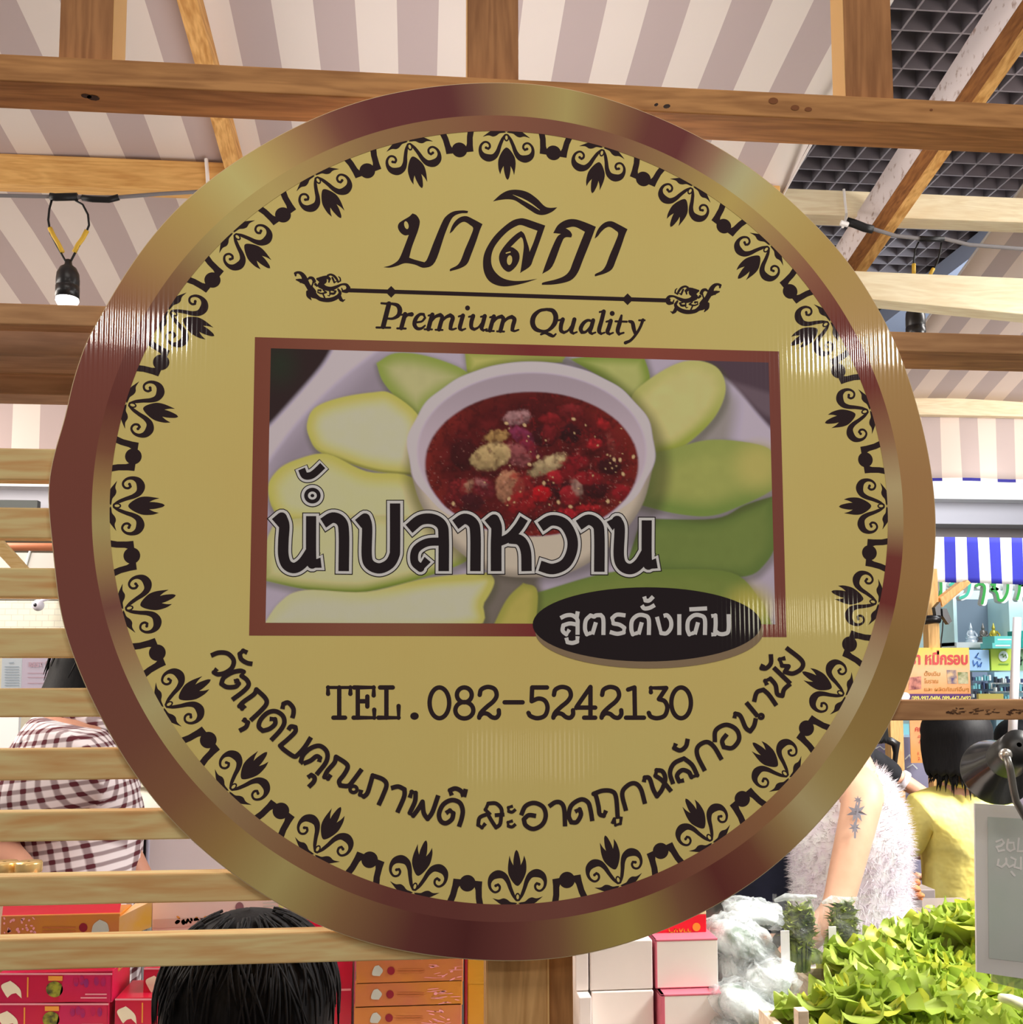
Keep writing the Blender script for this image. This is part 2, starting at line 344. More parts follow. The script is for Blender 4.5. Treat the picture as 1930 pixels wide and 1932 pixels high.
# border ornament: 24 scrolls with a tulip, 24 links
orn=MB(); dots=orn
TUL=[(587,325),(620,345),(660,400),(686,460),(690,540),(672,660),(655,600),(630,550),(628,610),(612,690),(593,720),(572,690),(553,610),(548,550),(523,600),(508,655),(488,590),(485,500),(500,440),(530,380),(560,340)]
SCR=[(603,165,14),(635,225,36),(666,300,42),(695,382,52),(738,440,70),(805,458,90),(868,430,72),(898,372,42),(892,312,30),(860,272,25),(825,264,24),(792,285,25),(785,322,26),(804,346,28),(830,334,32)]
LEF=[(590,137),(630,118),(700,120),(770,128),(820,162),(868,200),(800,182),(748,194),(708,182),(668,152),(620,144)]
for k in range(24):
    th=math.radians(15*k-.7)
    def mo(mi=1,layer=1):
        def f(x,y):
            u=mi*(x-587)/6.03*.000485; v=(y-125)/6.03*.000485; r=IR-v
            return (IC.x+r*math.sin(th)+u*math.cos(th),YS-layer*.00016,CZ+IC.y+r*math.cos(th)-u*math.sin(th))
        return f
    shape(orn,TUL,mo())
    for s in (1,-1):
        ribbon(orn,SCR,0,mo(s),n=5,caps='round'); shape(orn,LEF,mo(s))
    disc(orn,(587,172),20,16,mo()); disc(orn,(587,203),30,46,mo()); disc(dots,(587,205),15,27,mo(1,1.6),14,1)
    th=math.radians(15*(k+.5)-.7)
    def lk(mi=1):
        def f(x,y):
            u=mi*(x-1119)/6.03*.000485; v=(y-165)/6.03*.000485; r=IR-v
            return (IC.x+r*math.sin(th)+u*math.cos(th),YS-.00016,CZ+IC.y+r*math.cos(th)-u*math.sin(th))
        return f
    disc(orn,(1119,375),90,90,lk(),28)
    for s in (1,-1): shape(orn,[(910,140),(985,140),(1008,220),(1022,310),(1038,345),(1038,410),(958,410),(955,340),(942,240)],lk(s),smooth=False)
orn.flat().build('border_ornament',[INK,YEL],sign)
# ---- calligraphic shop name
t=MB(); hl=t; c2=crop(640,0,3.0156,SG(1)); c2h=crop(640,0,3.0156,SG(2))
shape(t,[(417,1214),(440,1225),(458,1258),(450,1305),(432,1355),(412,1410),(398,1466),(432,1478),(485,1492),(502,1470),(540,1372),(585,1265),(610,1228),(650,1203),(700,1197),(733,1200),(730,1212),(690,1214),(655,1228),(632,1258),(600,1335),(545,1490),(485,1523),(430,1505),(375,1497),(330,1512),(290,1522),(252,1520),(290,1510),(325,1490),(345,1465),(368,1410),(396,1336),(372,1338),(348,1322),(334,1295),(340,1270),(368,1250),(398,1232)],c2)
disc(hl,(382,1281),12,23,c2h,20,1,-.25)
def aa(dx,dy): shape(t,[(x+dx,y+dy) for x,y in [(628,1328),(640,1290),(660,1258),(690,1235),(725,1230),(765,1248),(815,1275),(800,1310),(780,1370),(750,1450),(728,1500),(690,1525),(630,1543),(632,1530),(670,1510),(692,1480),(715,1420),(745,1350),(762,1300),(745,1280),(715,1262),(690,1268),(665,1290),(645,1315)]],c2)
aa(0,0); aa(825,29)
shape(t,[(1172,1283),(1120,1265),(1060,1245),(1025,1243),(980,1258),(920,1305),(870,1360),(830,1430),(818,1490),(825,1550),(850,1595),(890,1620),(940,1629),(1000,1622),(1060,1608),(1127,1586),(1050,1597),(985,1597),(930,1582),(890,1550),(868,1510),(865,1460),(880,1410),(915,1360),(960,1315),(1005,1287),(1035,1280),(1080,1295),(1128,1312),(1105,1380),(1080,1440),(1070,1480),(1028,1553),(1085,1515),(1105,1470),(1140,1375)],c2)
shape(t,[(1035,1314),(1052,1330),(1065,1365),(1082,1425),(1075,1470),(1030,1553),(1038,1500),(1045,1450),(1050,1400),(1044,1360),(1034,1348),(1010,1370),(975,1405),(992,1410),(1018,1432),(1026,1460),(1020,1490),(1000,1522),(968,1546),(940,1535),(917,1503),(909,1460),(925,1420),(965,1370),(1005,1333)],c2)
disc(hl,(969,1480),15,28,c2h,20,1,.1); ribbon(hl,[(972,1434),(950,1440)],7,c2h,1)
shape(t,[(875,1145),(920,1105),(965,1083),(1020,1080),(1075,1095),(1125,1130),(1165,1170),(1195,1182),(1240,1180),(1210,1205),(1165,1222),(1125,1218),(1085,1195),(1040,1165),(1000,1140),(960,1133),(915,1137)],c2)
ribbon(hl,[(988,1108,1),(1040,1132,9),(1090,1160,9),(1140,1195,3)],0,c2h,1)
shape(t,[(1218,1325),(1245,1280),(1290,1252),(1340,1247),(1400,1265),(1460,1290),(1430,1370),(1390,1470),(1360,1545),(1330,1585),(1290,1605),(1220,1618),(1153,1620),(1160,1607),(1230,1590),(1280,1570),(1310,1540),(1330,1490),(1365,1400),(1398,1318),(1340,1290),(1288,1298),(1312,1314),(1324,1334),(1320,1350),(1283,1352),(1262,1390),(1212,1515),(1155,1558),(1175,1500),(1210,1410),(1240,1348),(1262,1330)],c2)
t.flat().build('shop_name',[INK,YEL],sign)
# ---- divider with bird finials
d=MB(); dh=MB()
sg1=SG(1)
ribbon(d,[(655,547.5),(1265,567)],7.5,sg1,caps='flat',smooth=False)
for x,y in ((738,550.5),(1184,564.5)): shape(d,[(x-11,y),(x,y-11),(x+11,y),(x,y+11)],sg1,smooth=False)
def bird(mp):
    ribbon(d,[(245,270,50),(235,215,70),(300,190,60),(380,215,90),(450,290,120),(490,390,150),(560,520,130),(640,650,150),(700,760,190),(800,830,110),(900,890,100),(1080,910,110),(1230,880,110),(1350,810,100),(1400,720,80),(1350,630,50)],0,mp)
    ribbon(d,[(260,380,30),(360,400,90),(470,440,110)],0,mp); ribbon(d,[(360,455,20),(470,440,80),(520,500,70)],0,mp)
    ribbon(d,[(560,700,90),(580,800,100),(650,905,20)],0,mp); ribbon(d,[(1380,800,90),(1420,890,90),(1470,930,60),(1530,900,16)],0,mp)
    ribbon(d,[(570,360,50),(620,330,70),(690,350,80),(730,420,90),(690,470,40)],0,mp)
    ribbon(d,[(810,360,60),(900,380,170),(960,400,200),(900,520,170),(1000,590,120),(1150,620,110),(1300,570,80),(1440,505,50),(1560,510,70),(1620,590,100),(1580,670,110),(1470,680,60),(1440,600,26)],0,mp)
    ribbon(d,[(960,340,110),(1060,320,90),(1130,360,70),(1110,440,40)],0,mp)
    ribbon(d,[(1080,270,50),(1150,245,50),(1240,280,60),(1310,360,60),(1350,440,50),(1410,410,40),(1400,340,34),(1360,300,20)],0,mp)
    ribbon(d,[(1200,330,50),(1230,400,50),(1250,450,50),(1300,430,24)],0,mp)
    ribbon(d,[(690,490,40),(670,560,40),(730,640,40),(770,690,30)],0,mp); ribbon(d,[(760,500,70),(800,540,50)],0,mp)
    ribbon(d,[(890,660,60),(830,650,40),(820,710,34),(920,740,40),(1040,710,44),(960,650,30)],0,mp)
    ribbon(d,[(950,740,40),(1000,850,40)],0,mp); ribbon(d,[(1130,650,40),(1140,740,50),(1240,740,60),(1290,680,44),(1200,660,30)],0,mp); ribbon(d,[(1150,740,40),(1120,800,30),(1080,790,20)],0,mp)
LB=crop(540,500,13.786,sg1); bird(LB); bird(lambda x,y: sg1(1376-x/13.786,522.5+y/13.786))
d.flat().build('divider_flourish',INK,sign)
# ---- Premium Quality
q=MB(); cq=crop(640,0,3.0156,SG(1))
PQ=[[(268,1726,9),(300,1728,12),(332,1738,20),(345,1765,25),(335,1795,20),(305,1812,12),(275,1812,9)],[(283,1728,25),(266,1795,25),(250,1858,25)],[(212,1863,9),(290,1864,9)],[(240,1725,9),(275,1728,10)],
[(375,1787,22),(364,1825,22),(353,1866,22)],[(330,1868,9),(378,1869,9)],[(352,1791,7),(376,1788,12)],[(368,1815,8),(388,1792,14),(412,1788,22)],
[(437,1834,9),(470,1828,9),(488,1808,11),(480,1788,13),(458,1789,14),(436,1812,20),(428,1845,21),(443,1868,17),(468,1868,12),(488,1852,7)],
[(530,1790,22),(518,1830,22),(507,1872,22)],[(508,1795,8),(532,1790,10)],[(520,1835,8),(545,1803,14),(575,1791,19),(586,1806,21),(577,1840,21),(568,1874,21)],[(578,1835,8),(605,1806,14),(632,1793,19),(646,1808,21),(637,1840,21),(632,1868,18),(645,1874,10),(665,1868,7)],[(485,1873,8),(528,1874,8)],[(548,1876,8),(588,1877,8)],
[(704,1795,21),(694,1830,21),(686,1866,20),(698,1878,11),(718,1870,7)],[(680,1800,8),(706,1793,10)],
[(762,1797,21),(752,1832,21),(752,1862,19),(768,1874,14),(792,1862,9),(812,1835,8)],[(738,1802,8),(764,1796,9)],[(828,1798,21),(817,1840,21),(810,1866,20),(820,1880,11),(840,1872,7)],[(806,1802,8),(828,1797,9)],
[(880,1800,21),(868,1840,21),(857,1880,21)],[(858,1805,8),(882,1799,10)],[(870,1842,8),(896,1810,14),(924,1800,19),(934,1815,21),(926,1848,21),(917,1882,21)],[(928,1842,8),(955,1813,14),(982,1802,19),(997,1817,21),(989,1850,21),(984,1876,18),(998,1883,10),(1020,1876,7)],[(836,1882,8),(880,1883,8)],[(898,1885,8),(938,1886,8)],
[(1180,1760,14),(1215,1768,22),(1232,1800,26),(1225,1840,24),(1195,1875,16),(1160,1885,14),(1118,1872,22),(1100,1838,26),(1108,1798,24),(1140,1768,16),(1180,1760,14)],[(1148,1902,9),(1172,1894,12),(1200,1905,18),(1218,1912,12),(1232,1900,7)],[(1165,1884,12),(1195,1904,14)],
[(1272,1817,21),(1262,1850,21),(1262,1880,19),(1278,1892,14),(1302,1880,9),(1322,1852,8)],[(1248,1822,8),(1274,1816,9)],[(1338,1817,21),(1327,1858,21),(1320,1884,20),(1332,1897,11),(1352,1889,7)],
[(1440,1828,10),(1415,1822,13),(1390,1838,18),(1374,1868,21),(1380,1890,17),(1402,1888,12),(1425,1862,8),(1440,1830,7)],[(1445,1822,20),(1434,1862,21),(1426,1886,19),(1438,1899,11),(1458,1891,7)],
[(1505,1772,21),(1493,1822,21),(1478,1880,21),(1490,1899,11),(1510,1892,7)],[(1482,1775,8),(1508,1769,9)],
[(1545,1825,21),(1535,1860,21),(1526,1888,20),(1538,1901,11),(1558,1893,7)],[(1520,1830,8),(1546,1823,10)],
[(1606,1795,10),(1596,1835,21),(1584,1880,20),(1592,1901,14),(1618,1893,8)],[(1572,1828,9),(1636,1830,9)],
[(1650,1828,12),(1668,1836,19),(1676,1870,20),(1684,1898,14)],[(1728,1820,15),(1712,1862,13),(1688,1902,13),(1658,1936,13),(1628,1950,16)],[(1706,1822,8),(1738,1822,8)]]
for s in PQ: ribbon(q,s,2.8,cq,n=5)
for x,y in ((730,1752),(1553,1783)): disc(q,(x,y),14,14,cq)
q.flat().build('quality_lettering',INK,sign)
# ---- telephone line
tl=MB(); W=8.4
DG={'T':[[(-21,-17),(-21,-29),(21,-29),(21,-17)],[(0,-29),(0,28)],[(-11,28),(11,28)]],
'E':[[(-19,-29),(18,-29),(18,-14)],[(-12,-29),(-12,28)],[(-12,-3),(6,-3)],[(6,-12),(6,7)],[(-20,28),(19,28),(19,13)]],
'L':[[(-15,-29),(9,-29)],[(-3,-29),(-3,28)],[(-18,28),(20,28),(20,6)]],
'2':[[(-17,-15),(-14,-25),(-2,-30),(11,-26),(15,-14),(9,-3),(-4,8),(-15,19),(-18,28)],[(-18,26),(-11,20),(-2,21),(6,27),(14,28),(19,22),(19,14)]],
'4':[[(8,-30),(-17,6),(-17,9)],[(-17,9),(17,9)],[(8,-30),(8,28)],[(-4,28),(17,28)]],
'5':[[(16,-29),(-12,-29)],[(-12,-29),(-13,-4)],[(-13,-3),(0,-8),(12,-4),(17,9),(12,24),(-2,29),(-15,25),(-19,19)]],
'1':[[(-12,-25),(0,-29),(1,28)],[(-16,28),(18,28)]],
'3':[[(-14,-20),(-14,-28),(15,-28),(1,-7)],[(1,-7),(12,-3),(17,9),(12,24),(-2,29),(-14,26),(-18,19)]]}
tx=[(640,'T'),(687,'E'),(732,'L'),(782,'.'),(829,'0'),(876,'8'),(922,'2'),(969,'-'),(1016,'5'),(1062,'2'),(1106,'4'),(1153,'2'),(1197,'1'),(1242,'3'),(1285,'0')]
for x,ch in tx:
    y=1326
    mp=(lambda cx,cy: (lambda a,b: SG(1)(cx+a,cy+b)))(x,y)
    if ch=='.': disc(tl,(0,25),8,7,mp)
    elif ch=='-': ribbon(tl,[(-17,-1),(17,-1)],W,mp)
    elif ch=='0': ribbon(tl,[(18.5*math.cos(a),29*math.sin(a)) for a in np.linspace(0,2*math.pi,20,endpoint=False)],W,mp,closed=True,n=2)
    elif ch=='8':
        ribbon(tl,[(14*math.cos(a),-15+14*math.sin(a)) for a in np.linspace(0,2*math.pi,16,endpoint=False)],W,mp,closed=True,n=2)
        ribbon(tl,[(17*math.cos(a),14+15.5*math.sin(a)) for a in np.linspace(0,2*math.pi,16,endpoint=False)],W,mp,closed=True,n=2)
    else:
        for s in DG[ch]: ribbon(tl,s,W,mp)
tl.flat().build('telephone_lettering',INK,sign)
# ---- curved handwritten slogan
h=MB(); c4=crop(380,1200,3.3276,SG(3)); c7=crop(640,1292,3.0156,SG(3)); c5=crop(880,1200,2.838,SG(3))
A4=[[(60,122),(110,104),(165,110),(202,150),(192,198),(150,230),(105,240),(78,228),(98,205)],[(288,104),(262,92),(240,112),(250,145),(285,168),(320,175)],
[(205,285),(225,280),(235,298),(212,318),(160,320),(125,300),(140,262),(190,230),(240,218),(265,224),(252,250),(285,275),(296,308),(262,348),(193,400)],
[(275,435),(255,455),(238,440),(265,412),(330,365),(345,335),(400,388),(408,425),(372,470),(308,530)],[(262,540),(272,525),(292,542),(278,572),(238,595)],
[(428,520),(462,522),(462,552),(428,582),(385,595),(360,568),(372,525),(415,482),(465,472),(510,500),(520,545),(495,592),(437,655)],[(508,458),(515,425),(545,418),(575,450),(578,485),(570,515)],
[(545,590),(562,568),(590,572),(588,602),(540,650),(494,688),(520,715),(580,755),(605,745),(650,695),(688,635)],
[(640,800),(624,785),(642,742),(690,702),(745,690),(788,728),(783,790),(722,870)],[(640,800),(685,782),(722,755),(745,765),(738,790)],[(668,888),(690,872),(710,888),(705,915),(673,948)],
[(812,870),(795,895),(772,885),(792,845),(835,795),(845,758),(905,797),(918,825),(895,870),(865,910),(872,938),(922,940),(955,905),(1007,835)],
[(1003,965),(996,995),(1020,1008),(1042,985),(1060,930),(1075,875),(1140,900),(1162,935),(1140,1000),(1112,1062)],
[(1190,955),(1235,945),(1275,962),(1272,1010),(1230,1108)],
[(1308,1015),(1320,978),(1345,985),(1340,1040),(1308,1110),(1330,1128),(1365,1080),(1388,1040),(1396,1110),(1420,1148),(1450,1105),(1487,1000)],
[(1535,1112),(1560,1095),(1582,1112),(1572,1150),(1535,1175),(1502,1160),(1492,1115),(1518,1058),(1570,1030),(1620,1045),(1640,1090),(1635,1140),(1617,1197)],
[(1572,1000),(1560,968),(1595,957),(1632,975),(1645,1008)],[(1660,960),(1648,1010)]]
for s in A4: ribbon(h,s,29,c4,caps='flat')
ribbon(h,[(955+22*math.cos(a),962+20*math.sin(a)) for a in np.linspace(0,2*math.pi,12,endpoint=False)],22,c4,closed=True,n=3)
A7=[[(832,788),(812,812),(790,797),(800,755),(845,735),(868,775),(892,812),(915,792),(922,740)],[(860,740),(832,710),(848,675),(892,675),(922,705),(925,750)],[(885,742),(940,738)],
[(988,690),(962,698),(964,720),(984,724),(1004,708)],[(988,774),(960,782),(962,804),(984,808),(1004,792)],
[(1035,742),(1060,690),(1110,672),(1160,695),(1175,745),(1155,795),(1105,820),(1062,800),(1050,765),(1078,742),(1120,746)],
[(1193,692),(1230,668),(1262,672),(1280,708),(1285,805)],
[(1342,722),(1368,708),(1375,740),(1352,780),(1320,782),(1306,742),(1322,685),(1375,652),(1415,668),(1430,712),(1440,775)],
[(1518,715),(1505,745),(1482,735),(1475,690),(1460,630),(1447,620),(1500,602),(1552,606),(1575,640),(1585,762)],[(1552,790),(1565,762),(1572,798),(1600,790),(1605,750)],
[(1632,717),(1610,620),(1638,575),(1680,560),(1715,590),(1740,677)]]
for i_,s in enumerate(A7): ribbon(h,s,18 if i_ in (3,4,9) else (22 if i_<3 else 25.5),c7,caps='flat')
A5=[[(950,782),(955,757),(980,762),(1000,820),(1020,858),(1048,820),(1065,765),(1050,725),(1018,718),(1012,748),(1050,775),(1097,832)],
[(1107,792),(1090,732),(1112,682),(1165,655),(1208,690),(1236,745),(1205,755),(1190,728),(1155,718),(1128,745),(1138,778),(1165,772)],[(1122,575),(1112,600),(1145,612),(1175,590),(1185,550)],
[(1277,722),(1237,640),(1240,592),(1285,567),(1325,592),(1367,662)],
[(1330,568),(1335,505),(1390,475),(1445,500),(1460,552),(1425,598),(1378,595),(1370,560),(1395,525)],
[(1435,440),(1440,415),(1467,428),(1495,490),(1520,510),(1540,480),(1550,440)],[(1498,355),(1560,430)],
[(1540,352),(1555,302),(1590,287),(1620,315),(1660,372)],
[(1610,262),(1600,240),(1628,228),(1655,262),(1665,310),(1692,320),(1702,285),(1735,255)],[(1645,168),(1735,255)],[(1590,152),(1580,172),(1605,172),(1630,145),(1630,97)],
[(1708,118),(1678,125),(1690,158),(1725,162),(1705,192),(1750,200),(1795,172),(1795,130),(1712,62)]]
for s in A5: ribbon(h,s,24,c5,caps='flat')
ribbon(h,[(1578+11*math.cos(a),430+11*math.sin(a)) for a in np.linspace(0,2*math.pi,10,endpoint=False)],17,c5,closed=True,n=3)
h.flat().build('slogan_lettering',INK,sign)
# ---- picture frame and printed food picture
fr=MB(); a=[(481,636),(1470,663),(1484,1202),(470,1199)]; i4=[(511,657),(1450,684),(1463,1178),(501,1175)]; s=SG(1.3)
for k in range(4): fr.poly([s(*a[k]),s(*a[(k+1)%4]),s(*i4[(k+1)%4]),s(*i4[k])])
def frame_mat():
    m=mat('printed_maroon_frame',alb((112,62,48),KS),.2,.28); L=m.node_tree.links; g=N(m,'ShaderNodeNewGeometry'); sp=N(m,'ShaderNodeSeparateXYZ'); L.new(g.outputs['Position'],sp.inputs[0])
    mr=N(m,'ShaderNodeMapRange'); mr.inputs[1].default_value=-.16; mr.inputs[2].default_value=.35; L.new(sp.outputs[0],mr.inputs[0])
    ra=N(m,'ShaderNodeValToRGB'); e=ra.color_ramp.elements
    for pos,c in ((0,(112,60,48)),(.2,(122,74,58)),(.32,(120,78,56)),(.52,(112,44,44)),(.72,(128,66,54)),(1,(112,62,54))):
        x=e.new(pos) if pos not in (0,1) else e[0 if pos==0 else -1]; x.color=(*alb(c,KS),1)
    L.new(mr.outputs[0],ra.inputs[0]); L.new(ra.outputs[0],bsdf(m).inputs['Base Color']); flute(m); return m
frame_o=fr.build('picture_frame',frame_mat(),sign)
def picture():
    tl_,tr_,br_,bl_=[np.array(SG(2)(*p)) for p in i4]
    nx,ny=520,284
    U,V=np.meshgrid(np.linspace(0,1,nx),np.linspace(0,1,ny))
    pts=(tl_[None,None]*(1-U[...,None])*(1-V[...,None])+tr_*(U*(1-V))[...,None]+br_*(U*V)[...,None]+bl_*((1-U)*V)[...,None])
    d=pts-np.array([0,0,CZ]); ar,au,af=np.array(AR),np.array(AU),np.array(AF); zz=d@af
    X=(PPX+FPX*(d@ar)/zz-480)*1.892; Y=(PPY-FPX*(d@au)/zz-640)*1.892
    C=lambda r: np.array([lin1(c) for c in r])
    img=np.empty(X.shape+(3,)); img[:]=C((168,158,178))
    def vn(sc,seed):
        g=np.random.default_rng(seed).random((90,140)); fx=X/sc+20; fy=Y/sc+20; ix=np.floor(fx).astype(int); iy=np.floor(fy).astype(int); tx=fx-ix; ty=fy-iy; jx=(ix+1)%140; jy=(iy+1)%90; ix%=140; iy%=90
        tx=tx*tx*(3-2*tx); ty=ty*ty*(3-2*ty)
        return (g[iy,ix]*(1-tx)+g[iy,jx]*tx)*(1-ty)+(g[jy,ix]*(1-tx)+g[jy,jx]*tx)*ty
    def sdf(poly):
        p=np.array([q[:2] for q in cr(poly,6,True)]); D=np.full(X.shape,1e9); ins=np.zeros(X.shape,bool)
        for (x0,y0),(x1,y1) in zip(p,np.roll(p,-1,0)):
            ex,ey=x1-x0,y1-y0; wx,wy=X-x0,Y-y0; t=np.clip((wx*ex+wy*ey)/(ex*ex+ey*ey+1e-9),0,1)
            D=np.minimum(D,np.hypot(wx-ex*t,wy-ey*t))
            c=((y0<=Y)&(y1>Y))|((y1<=Y)&(y0>Y)); ins^=c&(X<x0+(Y-y0)/(y1-y0+1e-12)*ex)
        return np.where(ins,-D,D)
    def sm(a,b,x): t=np.clip((x-a)/(b-a),0,1); return t*t*(3-2*t)
    def blend(col,a): img[:]=img*(1-a[...,None])+np.asarray(col)*a[...,None]
    def ell(cx,cy,rx,ry,rot=0):
        c,s=math.cos(math.radians(rot)),math.sin(math.radians(rot)); u=((X-cx)*c+(Y-cy)*s)/rx; v=(-(X-cx)*s+(Y-cy)*c)/ry
        return (np.hypot(u,v)-1)*np.minimum(rx,ry)
    # plate and background
    blend(C((128,118,132)),.75*sm(60,-60,sdf([(470,60),(330,170),(150,330),(50,480),(60,700),(400,420),(700,150)])))
    blend(C((186,176,200)),sm(14,-14,sdf([(275,30),(440,40),(300,150),(160,290),(40,450),(30,330),(160,190)])))
    blend(C((44,30,32)),sm(12,-12,sdf([(20,0),(290,10),(240,95),(150,200),(50,310),(20,320)])))
    blend(C((34,48,34)),.7*sm(60,-60,ell(90,90,50,60)))
    blend(C((176,166,190)),sm(8,-8,sdf([(1660,120),(1700,160),(1850,330),(1870,420),(1600,420)])))
    blend(C((76,60,72)),sm(10,-10,sdf([(1560,60),(1880,60),(1880,360),(1800,270),(1700,155)])))
    blend(C((112,96,108)),.6*sm(14,-14,sdf([(1700,150),(1880,205),(1880,290),(1810,260)])))
    blend(C((122,118,100)),.7*sm(40,-40,sdf([(1560,380),(1680,180),(1720,230),(1700,380)])))
    blend(C((86,78,50)),.8*sm(30,-20,sdf([(700,1050),(860,830),(1010,850),(1050,1050)])))
    def slice_(poly,inn,rim,w=46,rimside=None,shadow=.55,edge=None):
        s_=sdf([(x+6,y+12) for x,y in poly]); blend(C((70,72,44)),shadow*sm(26,-6,s_))
        s_=sdf(poly); m=sm(3,-3,s_); t=sm(-w,-2,s_)
        if rimside is not None:
            cx=np.mean([p[0] for p in poly]); cy=np.mean([p[1] for p in poly]); a=math.radians(rimside)
            t=np.clip(t*(.35+.9*sm(-150,200,(X-cx)*math.cos(a)+(Y-cy)*math.sin(a))),0,1)
        n=vn(26,len(poly)*7)*.6+vn(90,len(poly))*.4
        base=C(inn)*(1.06+.10*(n-.5))[...,None]
        col=base*(1-t[...,None])+C(rim)*t[...,None]
        blend(col,m)
        if edge: blend(C(edge),.8*m*sm(-14,-3,s_)*sm(0,150,(Y-np.mean([p[1] for p in poly]))))
    slice_([(750,40),(1080,50),(1100,82),(990,90),(860,100),(760,130)],(172,168,100),(140,150,70))
    slice_([(1125,70),(1250,55),(1390,60),(1412,140),(1388,205),(1340,225),(1240,140)],(162,166,102),(120,140,60),50)
    slice_([(435,85),(500,50),(600,56),(720,95),(790,140),(640,220),(585,290),(520,225),(458,150)],(170,168,122),(134,150,72),70)
    slice_([(188,300),(215,245),(300,210),(420,190),(490,195),(590,280),(600,400),(570,486),(440,472),(330,440),(230,400),(196,350)],(194,186,156),(180,176,92),70,None,.55,(120,120,60))
    slice_([(1345,215),(1400,150),(1500,90),(1580,76),(1655,105),(1682,180),(1645,275),(1560,362),(1490,402),(1400,410),(1380,330)],(184,178,120),(146,156,70),60,90)
    slice_([(48,540),(80,470),(150,430),(260,410),(400,472),(560,492),(640,610),(560,690),(300,670),(100,640)],(192,184,140),(180,176,92),70,None,.5,(120,122,60))
    slice_([(1380,640),(1640,640),(1750,592),(1850,560),(1868,700),(1825,800),(1730,850),(1450,830),(1330,800)],(104,120,62),(92,112,56),60)
    slice_([(1400,430),(1500,390),(1640,358),(1820,382),(1856,440),(1856,530),(1720,602),(1620,632),(1500,622),(1370,590)],(146,152,84),(112,134,66),90,100)
    blend(C((178,168,98)),.8*sm(60,-50,ell(1800,450,70,70)))
    slice_([(990,910),(1250,835),(1450,822),(1700,832),(1800,922),(1840,1000),(1860,1060),(990,1060)],(108,122,60),(104,122,58),50)
    blend(C((172,162,80)),.85*sm(50,-40,ell(1770,950,70,60)))
    slice_([(30,860),(50,700),(150,640),(620,640),(780,720),(760,790),(600,852),(450,892),(350,906),(180,892)],(192,184,138),(130,144,64),50,80,.5,(84,108,40))
    slice_([(20,1040),(90,940),(180,896),(400,902),(620,852),(840,832),(856,870),(820,940),(740,1040)],(198,190,158),(178,174,94),60,-60,.5)
    slice_([(840,1050),(900,930),(960,870),(1010,900),(1000,1050)],(166,156,82),(150,148,70),40)
    # bowl
    blend(C((60,56,40)),.6*sm(40,-10,ell(1010,470,455,385)))
    bw=sdf([(556,470),(600,600),(700,730),(840,830),(980,850),(1130,830),(1270,740),(1380,600),(1424,450)]); m=sm(3,-3,bw)
    blend(C((186,174,160))*(1-.45*sm(-40,0,bw))[...,None],m)
    blend(C((188,178,202)),sm(3,-3,ell(988,392,441+4*np.sin(np.arctan2(Y-392,X-988)*18),312)))
    inn=ell(990,402,408,282); blend(C((166,152,166))*(.85+.3*sm(120,420,Y))[...,None],sm(6,-6,inn))
    sauce=sm(4,-4,ell(990,446,381,258))
    se=ell(990,446,381,258)
    n=.6*vn(34,3)+.4*vn(12,5)
    base=C((80,18,20))*(.45+1.1*n)[...,None]; base=base*(1-.5*sm(-60,0,se)[...,None])+C((128,38,30))*.5*sm(-60,0,se)[...,None]
    blend(base,sauce)
    blend(C((58,14,18)),.6*sauce*sm(60,-60,ell(985,215,260,50)))
    f=lambda x,y:(480+0,0)
    def sx(x): return (780+x/4.386-480)*1.892
    def sy(y): return (720+y/4.386-640)*1.892
    K=1.892/4.386
    items=[(1300,430,90,80,0,(40,12,18)),(1620,700,100,70,0,(44,12,18)),(420,600,110,130,0,(56,14,18)),(1180,900,160,90,0,(50,12,18)),(470,1000,120,80,0,(56,16,24)),(1500,900,110,70,0,(48,12,18)),(1080,450,110,90,0,(50,12,18)),(640,740,90,50,0,(70,18,20)),
     (860,300,110,60,-8,(156,116,120)),(690,455,95,52,-8,(164,130,80)),(900,450,115,55,38,(120,44,76)),(960,540,130,40,50,(110,30,50)),(860,610,115,80,40,(138,74,78)),(640,620,170,108,-20,(178,154,108)),(1110,690,160,60,-25,(174,154,116)),
     (800,880,120,140,0,(162,114,88)),(910,890,85,130,8,(122,26,30)),(380,880,100,68,-10,(122,32,36)),(590,880,95,72,25,(112,32,42)),(1180,790,70,50,20,(156,26,38)),(1060,930,72,64,0,(172,14,26)),(1340,670,100,62,0,(124,20,30)),(1490,515,55,42,0,(166,26,38)),
     (1290,940,80,82,0,(142,26,36)),(1440,800,120,58,0,(128,20,30)),(1570,350,52,42,30,(156,30,36)),(1720,920,82,62,0,(128,20,30)),(1270,1110,100,56,0,(156,24,36)),(1460,1060,100,40,0,(154,24,32)),(890,1010,120,90,0,(134,22,28)),(1130,310,82,46,0,(124,26,32)),
     (1300,240,95,52,0,(116,32,36)),(1120,430,60,80,0,(110,24,30)),(1270,750,60,60,0,(110,18,26)),(840,780,36,30,0,(160,60,50)),(1350,880,40,70,-25,(150,120,110)),(460,860,36,50,20,(150,110,90)),(560,840,50,24,30,(140,90,90)),(320,1000,90,60,0,(96,20,26)),(1640,530,26,90,-15,(120,50,46))]
    for (x,y,rx,ry,r,c) in items:
        e_=ell(sx(x),sy(y),rx*K,ry*K,r); mk=.86*sm(7,-6,e_+9*(vn(13,int(x))-.5)+5*(vn(5,int(y))-.5))*sauce
        sh=.90+.5*(vn(11,int(x+y))-.5)+.3*np.clip(-(Y-sy(y))/(ry*K),-1,1)
        blend(np.clip(C(c)*sh[...,None],0,1),mk)
